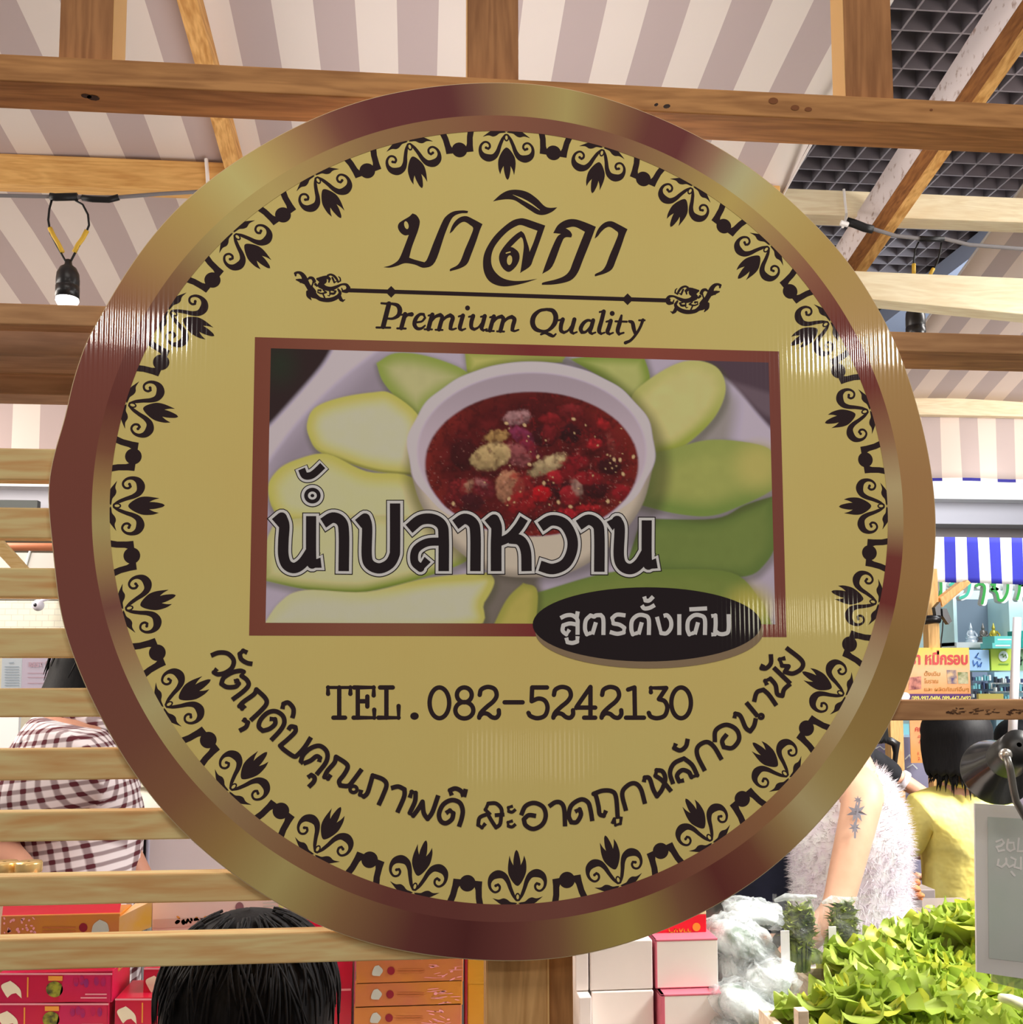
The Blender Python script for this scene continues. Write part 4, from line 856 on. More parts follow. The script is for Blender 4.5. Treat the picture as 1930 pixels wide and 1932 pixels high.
def cap_hair(name,m,rx,ry,top,bottom,flip=0,strands=0,seed=1,front=.9,zc=1.60,wave=.004):
    def fn(root,Wd,s):
        rg=random.Random(seed); b=MB(); nv=48; rows=[]; nu=22
        for i in range(nu):
            u=i/(nu-1)
            for k in range(nv):
                a=2*math.pi*k/nv  # 0 = forward
                fr=max(0,math.cos(a)); lo=bottom+(zc+.045-bottom)*min(1,(fr*1.5)**2) if math.cos(a)>.25 else bottom
                if u<.45:
                    t=u/.45*math.pi/2; x,y,z=math.sin(t),math.sin(t),zc+(top-zc)*math.cos(t)
                else:
                    w=(u-.45)/.55; z=zc+(lo-zc)*w; x=y=1+flip*w*w*w-.10*w*(1-w)
                rip=1+wave*10*math.sin(k*5.3+seed)*.12*u
                p=(rx*x*rip*math.sin(a), .0+ry*y*rip*math.cos(a), z+.004*math.sin(k*3.1)*u)
                rows.append(Wd(p))
        b.grid(rows,nu,nv,0,False,True)
        o=b.build(name,m,root,True); sd=o.modifiers.new('thick','SOLIDIFY'); sd.thickness=.012*s; sd.offset=-1
        if strands:
            c=MB()
            for _ in range(strands):
                a=math.pi+rg.uniform(-2.0,2.0); t0=rg.uniform(.25,1.1); pts=[]
                L=rg.uniform(.5,1.0); jit=rg.uniform(-.05,.05)
                for j in range(7):
                    v=t0+(L*j/6)
                    if v<math.pi/2: x=math.sin(v); z=zc+(top-zc)*math.cos(v)
                    else: x=1+flip*((v-1.57)/1.2)**2; z=zc-(v-math.pi/2)*.115
                    z=max(z,bottom-.012)
                    pts.append(Wd((rx*1.05*x*math.sin(a+jit*j),ry*1.05*x*math.cos(a+jit*j),z+.003)))
                c.tube(pts,[.0022*s]*5+[.0016*s,.0006*s],4)
            o2=c.build('hair_strands',m,root,True)
        return o
    return fn
# --- yellow shirt, seen from behind
YS_M=noisy('yellow_cotton',alb((246,230,140),.95),alb((232,212,112),.95),9,.85,.15,(1,1,1),3,.02)
yx=P(1806,1420,3.5).x
def ywear(root,Wd,s,arms,g):
    o=top_garment('shirt',YS_M,.78,.026,.84,.03)(root,Wd,s,arms,g)
    c=MB(); c.tube([Wd((.068*math.sin(a),-.012+.068*math.cos(a),1.455+.012*math.cos(a))) for a in np.linspace(0,2*math.pi,20)],.010*s,8); c.build('collar',YS_M,root,True)
def yhair(root,Wd,s):
    cap_hair('hair',HAIR,.116,.118,1.705,1.468,.03,520,3,wave=.02)(root,Wd,s)
    c=MB(); rg=random.Random(5)
    for i in range(110):
        a=math.pi+rg.uniform(-1.7,1.7); x0=.113*math.sin(a); y0=.115*math.cos(a); e=1.425+rg.uniform(-.018,.022)+.02*abs(a-math.pi); fl=rg.uniform(.98,1.16)
        c.tube([Wd((x0,y0,1.53)),Wd((x0,y0,1.49)),Wd((x0*1.0,y0*1.0,1.462)),Wd((x0*(1+fl)/2,y0*(1+fl)/2,(e+1.462)/2)),Wd((x0*fl,y0*fl,e))],[.006*s,.006*s,.0055*s,.004*s,.0006*s],5)
    c.build('hair_ends',HAIR,root,True)
person('person seen from behind in a yellow shirt with a black bob, at the right',(yx,3.5),1.575,.10,SKINM,{'L':((-.25,.05,1.12),(-.10,.22,1.05)),'R':((.25,.06,1.12),(.10,.22,1.05))},yhair,ywear,girth=.96,drop=.055)
# --- white fluffy vest, tattooed bare arm
vx=P(1600,1500,2.8).x
VEST=noisy('white_fleece',alb((252,248,252),.98),alb((236,226,236),.98),30,.9,.1)
def vwear(root,Wd,s,arms,g):
    o=top_garment('vest',VEST,0,.036,.86,.02)(root,Wd,s,arms,g)
    sl=MB()
    rg=random.Random(9); me=o.data; fur=MB(); polys=list(me.polygons); ar=[p.area for p in polys]
    for p in rg.choices(polys,ar,k=15000):
        vs_=[me.vertices[i].co for i in p.vertices]; a_,b_=rg.random(),rg.random(); q=(vs_[0].lerp(vs_[1],a_)).lerp(vs_[3].lerp(vs_[2],a_),b_) if len(vs_)==4 else vs_[0].lerp(vs_[1],a_).lerp(vs_[2],b_)
        n=p.normal; d=(n+Vector((rg.uniform(-.7,.7),rg.uniform(-.7,.7),rg.uniform(-.9,.4)))).normalized(); t=n.cross(d); 
        if t.length<1e-3: continue
        t.normalize(); L=rg.uniform(.012,.030); r=.0009
        fur.poly([q-t*r,q+t*r,q+d*L]); u=n.cross(t)
        fur.poly([q-u*r,q+u*r,q+d*L])
    f=fur.build('fleece_pile',VEST,root,recalc=False); f['kind']='stuff'
    tt=MB(); TAT=mat('tattoo_ink',alb((120,116,124),KB),.6)
    # star-like tattoo on the upper arm (right arm of the figure faces the viewer)
    sh=Vector(Wd((-.165*g,-.01,1.37))); el=Vector(Wd(arms['L'][0]))
    base=sh.lerp(el,.22); out=Vector((-.62,-1,.05)).normalized(); ax=(el-sh).normalized(); sd=ax.cross(out).normalized(); out=sd.cross(ax).normalized()
    def mp(u,v):
        rr=.0575*s*g; a=u/rr; return base+ax*(-v)+out*(rr*math.cos(a)+.006)*1.0+sd*rr*math.sin(a)
    def star(cx,cy,R):
        pts=[]
        for k in range(14):
            r_=R if k%2==0 else R*.42; a=k*math.pi/7+.4; pts.append((cx+r_*math.cos(a),cy+r_*math.sin(a)))
        shape(tt,pts,mp,smooth=False)
    star(0,0,.027); star(-.004,-.040,.016); star(.004,.032,.012); ribbon(tt,[(0,.03),(-.004,-.03),(-.010,-.065)],.005,mp)
    tt.build('tattoo',TAT,root)
def short_hair(root,Wd,s): cap_hair('hair',HAIR,.098,.112,1.705,1.50,0,60,8)(root,Wd,s)
person('person in a sleeveless white fluffy vest with a tattooed bare upper arm',(vx,2.8),1.70,math.radians(78),SKINM,{'L':((-.27,.09,1.09),(-.23,.26,.92)),'R':((.255,.03,1.09),(.23,.20,.93))},short_hair,vwear,girth=.98)
# --- black sleeve reaching to the right
bx_=P(1556,1400,4.08).x; BY=3.95; BLKC=noisy('black_cotton',(.014,.014,.018),(.008,.008,.010),20,.85,.2)
def loc(px,py,Y,px0,h,face):
    w=P(px,py,Y)-Vector((px0[0],px0[1],0)); s=h/1.7; c,sn=math.cos(face),math.sin(face)
    return ((w.x*c+w.y*sn)/s,(-w.x*sn+w.y*c)/s,w.z/s)
fa=math.radians(-60)
def bwear(root,Wd,s,arms,g):
    top_garment('shirt',BLKC,1.55,.022,.86)(root,Wd,s,arms,g)
    b=MB(); w=Vector(Wd(arms['L'][0])).lerp(Vector(Wd(arms['L'][1])),.56); d=(Vector(Wd(arms['L'][1]))-Vector(Wd(arms['L'][0]))).normalized(); b.tube([w-d*.008,w+d*.012],.043*s,16); b.build('cuff',mat('pale_cuff',alb((196,190,200),.9),.7),root,True)
person('person in a black top stretching a forearm to the right, behind the white vest',(bx_,4.08),1.68,fa,SKIND,{'L':(loc(1625,1425,3.95,(bx_,4.08),1.68,fa),loc(1762,1510,3.92,(bx_,4.08),1.68,fa)),'R':((.25,.04,1.10),(.2,.28,1.0))},short_hair,bwear)
# --- distant dark head
def dwear(root,Wd,s,arms,g): top_garment('shirt',noisy('lavender_cotton',alb((214,200,214),.95),alb((196,182,200),.95),10,.8),.8)(root,Wd,s,arms,g)
person('person with short black hair far behind the black lamp shade',(P(1915,1400,4.9).x,4.9),1.455,0,SKINM,{'L':((-.24,.04,1.1),(-.2,.25,1.0)),'R':((.24,.04,1.1),(.2,.25,1.0))},short_hair,dwear)
# --- plaid shirt behind the slats
def plaid():
    m=mat('plaid_cotton',alb((240,224,228),.9),.85,.15); L=m.node_tree.links; tc=N(m,'ShaderNodeTexCoord'); sp=N(m,'ShaderNodeSeparateXYZ'); mp=N(m,'ShaderNodeMapping'); mp.inputs['Rotation'].default_value=(0,.12,.5)
    L.new(tc.outputs['Object'],mp.inputs[0]); L.new(mp.outputs[0],sp.inputs[0]); prev=None; outs=[]
    for ax,per in ((0,.0235),(2,.0235)):
        a=N(m,'ShaderNodeMath',operation='MULTIPLY'); a.inputs[1].default_value=2*math.pi/per; L.new(sp.outputs[ax],a.inputs[0]); s=N(m,'ShaderNodeMath',operation='SINE'); L.new(a.outputs[0],s.inputs[0])
        r=N(m,'ShaderNodeMapRange',interpolation_type='SMOOTHSTEP'); r.inputs[1].default_value=-.05; r.inputs[2].default_value=.75; r.inputs[3].default_value=0; r.inputs[4].default_value=.66; L.new(s.outputs[0],r.inputs[0]); outs.append(r)
    ad=N(m,'ShaderNodeMath',operation='ADD',use_clamp=True); L.new(outs[0].outputs[0],ad.inputs[0]); L.new(outs[1].outputs[0],ad.inputs[1])
    mx=N(m,'ShaderNodeMix',data_type='RGBA'); mx.inputs[6].default_value=(*alb((242,226,230),.9),1); mx.inputs[7].default_value=(*alb((92,44,52),.9),1); L.new(ad.outputs[0],mx.inputs[0]); L.new(mx.outputs[2],bsdf(m).inputs['Base Color']); return m
PLD=plaid(); plx=P(128,1400,2.5).x; pf=math.radians(-72)
def pwear(root,Wd,s,arms,g):
    top_garment('shirt',PLD,.8,.026,.84,.03)(root,Wd,s,arms,g)
    c=MB(); c.tube([Wd((.072*math.sin(a),-.008+.072*math.cos(a),1.462-.03*math.cos(a))) for a in np.linspace(.4,2*math.pi-.4,18)],.016*s,8); c.build('collar',PLD,root,True)
def phair(root,Wd,s): cap_hair('hair',HAIR,.092,.104,1.71,1.515,0,60,2)(root,Wd,s)
person('person in a white and maroon plaid shirt behind the slats at the left',(plx,2.5),1.86,pf,SKIND,{'L':(loc(190,1550,2.55,(plx,2.5),1.86,pf),loc(272,1668,2.5,(plx,2.5),1.86,pf)),'R':(loc(-25,1580,2.3,(plx,2.5),1.86,pf),loc(80,1700,2.24,(plx,2.5),1.86,pf))},phair,pwear,girth=1.1,lean=.07)
# --- dark head right behind the lowest slat
kx=P(468,1850,1.22).x
def kwear(root,Wd,s,arms,g): top_garment('shirt',noisy('navy_cotton',alb((40,42,60),.9),alb((30,32,48),.9),10,.8),.8)(root,Wd,s,arms,g)
def khair(root,Wd,s): cap_hair('hair',HAIRB,.118,.128,1.72,1.44,.0,160,6,zc=1.60,wave=.012)(root,Wd,s)
person('person with short dark hair right behind the lowest slat at the bottom left',(kx,1.225),1.40,0,SKIND,{'L':((-.22,.02,1.1),(-.2,.1,.9)),'R':((.22,.02,1.1),(.2,.1,.9))},khair,kwear,girth=.95)
# ================================================================== TABLES AND GOODS
TZ=.9675
tab=mat('table_white',alb((232,222,214),.9),.5)
def table(x0,x1,y0,y1,z,label,m=tab,h=.03):
    t=thing('display_table',label,'table',((x0+x1)/2,(y0+y1)/2,0))
    b=MB(); b.box(x0,x1,y0,y1,z-h,z); b.build('table_top',m,t,bevel=.003)
    for x in (x0+.04,x1-.04):
        for y in (y0+.04,y1-.04):
            b=MB(); b.box(x-.02,x+.02,y-.02,y+.02,0,z-h); b.build('leg',MATS['grey_cable'],t)
    return t
table(-1.05,.535,1.56,2.02,TZ,'white display table carrying the stacked red, orange and white boxes')
RED=noisy('box_red',alb((188,24,48),.75),alb((172,20,66),.75),5,.3,.5); RED2=noisy('box_magenta',alb((176,30,90),.75),alb((188,24,48),.75),4,.3,.5,(1,1,1),2,0,True,(.4,.6))
ORG=noisy('box_orange',alb((206,132,46),1.0),alb((198,112,76),1.0),7,.35,.5); CREAM=mat('print_cream',alb((222,212,186),.8),.4); OLV=noisy('print_olive',alb((150,150,50),.8),alb((60,60,40),.8),90,.4)
GLD=mat('print_gold',alb((222,150,60),.8),.4); PNK=mat('print_pink',alb((226,150,160),.8),.4); MRN=mat('print_maroon',alb((128,26,42),.8),.4); PUR=noisy('print_purple',alb((128,40,104),.8),alb((176,30,80),.8),40,.4)
WBX=noisy('box_white',alb((236,226,220),.9),alb((226,216,212),.9),4,.4,.4); YBX=mat('box_yellow',alb((196,142,40),.95),.4)
GRY=mat('print_grey',alb((176,178,170),.8),.5)
def label_(*a): return ' '.join(a)
def front(Y): return lambda x,y: P(x,y,Y)
def redbox(x0,x1,y0,y1,Y,dep,label,full=True,dark=False):
    b=MB(); a=P(x0,y0,Y); c=P(x1,y1,Y); b.box(a.x,c.x,Y,Y+dep,c.z,a.z,0)
    f=front(Y-.0008); w=x1-x0; h=y1-y0; 
    def u(s,t): return f(x0+s*w,y0+t*h)
    if full:
        b.poly([u(.58,.02),u(.985,.02),u(.985,.98),u(.52,.98)],1)
        shape(b,[(.02,.42),(.10,.26),(.15,.40),(.19,.58),(.20,.86),(.15,.68),(.11,.72),(.075,.84),(.05,.70)],u,2)
        disc(b,(.49,.55),.075,.27,u,20,3); b.poly([u(.435,.10),u(.56,.10),u(.56,.26),u(.435,.26)],4)
        ribbon(b,[(.255,.14),(.252,.82)],.012,u,4,caps='flat')
        f2=front(Y-.0014)
        def u2(s,t): return f2(x0+s*w,y0+t*h)
        for q in ((.68,.3),(.73,.25),(.77,.34),(.86,.28),(.92,.3)): disc(b,q,.022,.16,u2,10,5)
        for t in (.72,.84): ribbon(b,[(.76 if t<.8 else .72,t),(.95,t)],.045,lambda s,tt: u2(s,tt),6,caps='flat')
        ribbon(b,[(.0,.03),(1,.03)],.06,u2,6,caps='flat')
    o=b.build('snack_box',[RED,RED2,CREAM,OLV,GLD,PUR,PNK],None,bevel=.0016); return tag(o,label,'box','red boxes stacked at the lower left')
rh=57
for r,(lab) in enumerate(('red snack box with a shell print, top of the bottom left stack','red snack box with a shell print, second down in the bottom left stack','red snack box hidden lowest in the stack at the bottom left')):
    redbox(-2-6*r,212-7*r,1836+rh*r,1836+rh*(r+1)-1.5,1.9,.11,lab)
redbox(217,420,1884,1940,1.9,.11,'red snack box right of the corner stack, beside the dark head'); redbox(217,420,1941.5,1997,1.9,.11,'red snack box lowest beside the corner stack')
redbox(271,470,1826,1882.5,1.93,.085,'red snack box set back on top, half hidden by the dark head')
def plainred(x0,x1,y0,y1,Y,dep,label): 
    b=MB(); b.pxbox(x0,y0,x1,y1,Y,dep); b.box(P(x0,y0,Y).x,P(x1,y0,Y).x,Y-.0006,Y,P(x0,y0+4,Y).z,P(x0,y0,Y).z,1); return tag(b.build('snack_box',[RED,PNK],bevel=.0015),label,'box','red boxes stacked at the lower left')
plainred(560,664,1812,1866,1.9,.11,'red box right of the dark head, upper of two'); plainred(556,662,1868,2004,1.9,.11,'red box behind the right side of the dark head, lower')
# orange boxes
def orangebox(x0,x1,y0,y1,Y,dep,label,rv=False):
    b=MB(); a=P(x0,y0,Y); c=P(x1,y1,Y); b.box(a.x,c.x,Y,Y+dep,c.z,a.z,0); f=front(Y-.0008); w=x1-x0; h=y1-y0; rg=random.Random(int(y0))
    def u(s,t): return f(x0+(1-s if rv else s)*w,y0+t*h)
    disc(b,(.325,.52),.036,.18,u,20,1)
    for t in (.46,.56,.66)[:2]: ribbon(b,[(.39,t),(.64,t)],.045,u,2,caps='flat')
    shape(b,[(.15,.7),(.17,.35),(.21,.28),(.25,.5),(.22,.75)],u,3)
    for _ in range(16): disc(b,(rg.uniform(.68,.97),rg.uniform(.2,.9)),rg.uniform(.006,.02),rg.uniform(.03,.08),u,8,4,rg.uniform(0,3))
    return tag(b.build('sweet_box',[ORG,MRN,mat('print_brown',alb((170,96,50),.75),.5),GRY,PNK],bevel=.0015),label,'box','orange boxes below the sign')
oh=44.5
for r,l in enumerate(('orange sweet box with a maroon dot, top of the stack left of the post','orange sweet box second in the stack left of the post','orange sweet box third in the stack left of the post','orange sweet box fourth in the stack left of the post','orange sweet box lowest in the stack left of the post')):
    orangebox(672-2*r,874-1.5*r,1809+oh*r,1809+oh*(r+1)-1,1.85,.12,l)
b=MB(); b.pxbox(882,1790,940,2024,1.87,.12,0); b.box(P(881,1700,1.869).x-.004,P(882,1700,1.869).x,1.869,1.9,P(882,2024,1.87).z,P(882,1790,1.87).z,1)
f=front(1.869); b.poly([f(884,1858),f(915,1858),f(915,1990),f(884,1990)],2); tag(b.build('tall_box',[YBX,MRN,mat('box_ochre',alb((176,124,30),.75),.4)],bevel=.0015),'tall mustard yellow box with a maroon edge, against the post','box')
# open orange box and pale carton above the red stack
Yo=1.93
t=thing('open_box','open orange sweet box with a raised red lid, on the red boxes at the left','box',P(110,1820,Yo))
b=MB(); a=P(2,1727,Yo); c=P(224,1834,Yo); b.box(a.x,c.x,Yo,Yo+.075,c.z,a.z-.001,0); f=front(Yo-.0008)
disc(b,(157,1750),8,8.5,f,20,1); ribbon(b,[(80,1750),(143,1750)],3,f,2,caps='flat'); ribbon(b,[(80,1757),(143,1757)],3,f,2,caps='flat'); shape(b,[(172,1762),(176,1745),(188,1735),(202,1742),(206,1756),(196,1764)],f,3)
rg=random.Random(2)
for _ in range(26): disc(b,(rg.uniform(6,66),rg.uniform(1732,1760)),rg.uniform(1.5,4.5),rg.uniform(1.2,3),f,8,4,rg.uniform(0,3))
b.build('box_body',[ORG,MRN,MATS['print_brown'],GRY,PNK],t,bevel=.0015)
b=MB(); h0=P(2,1727,Yo+.075); p=[P(4,1727,Yo+.004),P(225,1724,Yo+.004),P(230,1690,Yo+.03),P(8,1690,Yo+.03)]; v=Vector((0,.002,0)); b.hexa([p[0],p[1],p[1]+v,p[0]+v,p[3],p[2],p[2]+v,p[3]+v]); b.build('box_lid',mat('lid_red',alb((190,36,52),.8),.5),t)
b=MB(); p=[P(225,1730,Yo),P(224,1727,Yo+.07),P(256,1704,Yo+.07),P(287,1700,Yo-.01)]; b.hexa([p[0]+Vector((0,0,-.04)),p[3]+Vector((0,0,-.045)),p[2]+Vector((0,.0,-.045)),p[1]+Vector((0,0,-.04)),p[0],p[3],p[2],p[1]]); b.build('box_flap',noisy('flap_gold',alb((236,176,72),.85),alb((226,184,150),.85),14,.3,.5),t)
Yc2=2.0
b=MB(); b.pxbox(288,1694,548,1836,Yc2,.015,0); f=front(Yc2-.0008)
b.poly([f(289,1735),f(548,1724),f(548,1738),f(289,1752)],1)
rg=random.Random(3)
for _ in range(40): disc(b,(rg.uniform(330,430),1737+rg.uniform(-6,5)),rg.uniform(2,5),rg.uniform(1.5,4),f,8,2,rg.uniform(0,3))
disc(b,(452,1712),8,10,f,14,3); shape(b,[(512,1732),(541,1716),(541,1733)],f,4); disc(b,(531,1706),6,9,f,10,5)
for y in (1706,1712,1718): ribbon(b,[(496,y-2),(520,y-3)],1.6,f,6,caps='flat')
ribbon(b,[(466,1719),(488,1718)],2.2,f,6,caps='flat')
tag(b.build('pale_carton',[mat('carton_pale',alb((218,196,190),.9),.45),mat('carton_band',alb((200,170,160),.9),.45),mat('print_snack',alb((206,140,64),.85),.5),mat('print_plum',alb((132,92,100),.85),.5),mat('print_green',alb((70,120,62),.85),.5),mat('print_lime',alb((196,196,120),.85),.5),GRY],bevel=.0015),'pale carton with a snack picture and a green corner, behind the orange box','box')
b=MB(); b.pxbox(554,1714,600,1734,2.01,.01,0); b.pxbox(554,1734,640,1838,2.0,.015,1); tag(b.build('small_red_box',[WBX,RED],bevel=.001),'small red box with a white rim, right of the pale carton','box')
# white boxes right of the post
def whitebox(x0,x1,y0,y1,Y,dep,label,pink=False):
    b=MB(); a=P(x0,y0,Y); c=P(x1,y1,Y); b.box(a.x,c.x,Y,Y+dep,c.z,a.z,0)
    if pink:
        e=.004
        for (xa_,xb_,za,zb_) in ((a.x,c.x,a.z-e,a.z),(a.x,c.x,c.z,c.z+e*.6),(a.x,a.x+e,c.z,a.z)): b.box(xa_-.0004,xb_+.0004,Y-.0005,Y+dep,za,zb_+.0004,1)
    return tag(b.build('gift_box',[WBX,mat('box_pink_edge',alb((204,104,122),.95),.4)],bevel=.0018),label,'box','white boxes right of the post')
wh=93.5; Yw=(CZ-TZ)/(CZ-P(1290,1772+3*wh-1.5,1.0).z)
xs_=[(1085,1110),(1113,1231),(1236,1354)]
nm={0:('plain white narrow box beside the post','plain white narrow box beside the post, second row','plain white narrow box beside the post, lowest row'),1:('plain white box under the rim of the sign, middle column, top row','plain white box, middle column, second row','plain white box, middle column, lowest row'),2:('white box with pink edges under the small red box','white box with pink edges, second row, beside the plastic bundles','white box with pink edges, lowest row')}
for c_ in range(3):
    for r in range(3):
        dy=(14 if c_==0 and r==1 else 0); Yk=Yw-.03*r*(1 if c_!=1 else .15)
        x0_,x1_=xs_[c_]; zt0=P(1290,1772+wh*r,Yw).z; zb0=P(1290,1772+wh*(r+1)-1.5,Yw).z
        X0=P(x0_,1800,Yw).x+.002*r; X1=P(x1_,1800,Yw).x+(.004*r if c_==2 else 0)
        b=MB(); b.box(X0,X1,Yk,Yw+.15,zb0,zt0,0)
        if c_==2:
            e=.0034
            for (xa_,xb_,za,zb_) in ((X0,X1,zt0-e,zt0),(X0,X1,zb0,zb0+e*.5),(X0,X0+e*(1+r),zb0,zt0)): b.box(xa_-.0004,xb_+.0004,Yk-.0005,Yw+.1505,za,zb_+.0004,1)
        tag(b.build('gift_box',[WBX,mat('box_pink_edge',alb((204,104,122),.95),.4)],bevel=.0018),nm[c_][r],'box','white boxes right of the post')
b=MB(); Yt=Yw+.045; a=P(1215,1728,Yt); c=P(1333,1767,Yt); z0=P(1290,1772,Yw).z; b.box(a.x,c.x,Yt,Yt+.1,z0,a.z,0); f=front(Yt-.0008); disc(b,(1314,1749),7.5,8,f,20,1)
for k,s_ in enumerate(([(1262,1753),(1264,1759),(1269,1759)],[(1272,1760),(1273,1753),(1277,1754),(1278,1760)],[(1282,1753),(1284,1760),(1288,1752)],[(1291,1754),(1291,1760),(1295,1758)],[(1298,1753),(1299,1759),(1303,1757)])): ribbon(b,s_,2.4,f,1)
b.box(a.x,c.x,Yt,Yt+.1,a.z,a.z+.012,2)
tag(b.build('red_carton',[mat('box_bright_red',alb((214,28,48),.85),.4),mat('print_amber',alb((238,148,52),.85),.4),mat('box_cream_lid',alb((240,216,170),.9),.5)],bevel=.0012),'bright red carton with an amber dot and lettering, on the white boxes','box')
# left background goods: jars, cool box, dark panel, white counter
table(-.74,-.33,2.69,3.02,P(0,1660,2.70).z,'pale counter under the lilac cool box',mat('counter_pale',alb((240,232,222),.92),.4))
for k,(x,l) in enumerate(((8,'glass jar with a gold lid at the left edge between the slats'),(54,'glass jar with a gold lid in front of the plaid shirt, right of another'))):
    Y=2.0 if k else 2.02; hw=(23 if k else 24); t=thing('lidded_jar',l,'jar',P(x,1700,Y),'gold lidded jars'); r=hw*Y/FPX; z=P(x,1645,Y).z; c=P(x,1645,Y)
    zb_=P(0,1836,1.9).z; 
    b=MB(); b.lathe([(.003,zb_-z),(r*.95,zb_-z),(r*.98,-.02),(r*.9,0),(.003,0)],c,(0,0,1),24); b.build('jar_body',mat('jar_glass',alb((232,214,196),.9),.15,.6),t,True)
    b=MB(); b.lathe([(r*.97,0),(r,.004),(r,.016),(r*.94,.019),(.003,.019)],c,(0,0,1),24); b.build('jar_lid',mat('gold_lid',alb((236,196,130),.85),.25,.6,.6),t,True)
b=MB(); b.pxbox(278,1560,470,1660,2.70,.3,0); b.box(P(272,1700,2.698).x,P(280,1700,2.698).x,2.698,2.74,P(0,1660,2.70).z,P(0,1560,2.70).z,1); tag(b.build('cool_box',[mat('cool_box_lilac',alb((218,206,208),.92),.5),mat('cool_box_edge',alb((176,176,196),.9),.4)],bevel=.004),'pale lilac cool box side behind the slats, left of the sign','box')
b=MB(); b.pxbox(245,1570,275,1660,2.74,.2); tag(b.build('dark_board',mat('dark_panel',(.008,.008,.009),.5)),'narrow black board beside the lilac cool box','board')
b=MB(); 
for k in range(60): 
    rg=random.Random(k); c=P(rg.uniform(222,248),rg.uniform(1592,1612),2.72); b.ball(c,rg.uniform(.003,.006),5,6,k%2)
b.pxbox(222,1606,246,1660,2.70,.04,1); tag(b.build('trinket_display',[mat('trinket_cream',alb((228,212,180),.9),.4),mat('trinket_brown',alb((90,64,44),.9),.5)]),'small display of cream trinkets beside the black panel','display')
t=thing('white_sink','white curved basin behind the plaid shirt at the edge of the sign','basin',P(250,1520,3.0))
b=MB(); rows=[]
for j in range(10):
    for i in range(14):
        u=i/13; v=j/9; rows.append(P(196+120*u, 1482+60*v+10*math.sin(3*u)*v,3.1-.12*math.sin(math.pi*u)*v))
b.grid(rows,10,14); o=b.build('basin',mat('basin_white',alb((240,232,220),.92),.3),t,True); sd=o.modifiers.new('t','SOLIDIFY'); sd.thickness=.015
b=MB(); b.pxbox(190,1474,330,1485,3.05,.2); b.build('basin_rim',mat('basin_rim',alb((255,244,226),.95),.3),t,bevel=.003)
b=MB(); c=P(260,1540,3.1); b.lathe([(.07,0),(.06,.1),(.06,c.z-.05),(.10,c.z)],(c.x,3.12,0),(0,0,1),20,0,True); b.build('pedestal',MATS['basin_white'],t,True)
# ---------------------------------------------------------------- vegetables
VZ=CZ-.625
vt=table(.72,1.62,1.50,2.02,.90,'produce table under the lettuce at the lower right',mat('crate_pine',alb((222,200,172),.85),.6)) if False else None
CR=wood('crate_wood',(232,212,190),(210,186,158),'X',.85)
def crate(x0,x1,y0,y1,zt_,label):
    t=thing('produce_crate',label,'crate',((x0+x1)/2,(y0+y1)/2,0))
    for (a,b_,c,d_) in ((x0,x1,y0,y0+.012),(x0,x1,y1-.012,y1),(x0,x0+.012,y0+.012,y1-.012),(x1-.012,x1,y0+.012,y1-.012)):
        b=MB(); b.box(a,b_,c,d_,zt_-.16,zt_); b.build('crate_side',CR,t,bevel=.001)
    b=MB(); b.box(x0,x1,y0,y1,zt_-.175,zt_-.16); b.build('crate_floor',CR,t)
    for x in (x0+.02,x1-.02):
        for y in (y0+.02,y1-.02):
            b=MB(); b.box(x-.018,x+.018,y-.018,y+.018,0,zt_-.175); b.build('leg',CR,t)
crate(P(1514,1906,1.5).x,1.16,1.50,1.70,P(0,2040,1.5).z,'pale wooden front crate holding the lower lettuce heads')
crate(P(1585,1850,1.72).x,1.30,1.715,1.96,P(1600,1900,1.72).z,'pale wooden rear crate holding the upper lettuce heads')
b=MB(); b.pxbox(1506,1908,1528,1990,1.499,.02); tag(b.build('corner_batten',CR,bevel=.001),'pale wooden batten standing at the left corner of the front crate','batten')
def leafmat():
    m=mat('lettuce_leaf',alb((150,184,60),.9),.42,.4); L=m.node_tree.links; g=N(m,'ShaderNodeTexCoord'); no=N(m,'ShaderNodeTexNoise'); no.inputs['Scale'].default_value=14; no.inputs['Detail'].default_value=3; L.new(g.outputs['Object'],no.inputs['Vector'])
    at=N(m,'ShaderNodeAttribute'); at.attribute_name='print'
    hs=N(m,'ShaderNodeMix',data_type='RGBA',blend_type='MULTIPLY'); hs.inputs[0].default_value=1
    ra=N(m,'ShaderNodeValToRGB'); e=ra.color_ramp.elements; e[0].position=.3; e[1].position=.7; e[0].color=(.70,.80,.62,1); e[1].color=(1,1,1,1); L.new(no.outputs['Fac'],ra.inputs[0])
    L.new(at.outputs['Color'],hs.inputs[6]); L.new(ra.outputs[0],hs.inputs[7]); L.new(hs.outputs[2],bsdf(m).inputs['Base Color'])
    tr=N(m,'ShaderNodeBsdfTranslucent'); L.new(hs.outputs[2],tr.inputs[0]); mx=N(m,'ShaderNodeMixShader'); mx.inputs[0].default_value=.35
    out=m.node_tree.nodes['Material Output']; L.new(bsdf(m).outputs[0],mx.inputs[1]); L.new(tr.outputs[0],mx.inputs[2]); L.new(mx.outputs[0],out.inputs[0]); return m
LEAF=leafmat()
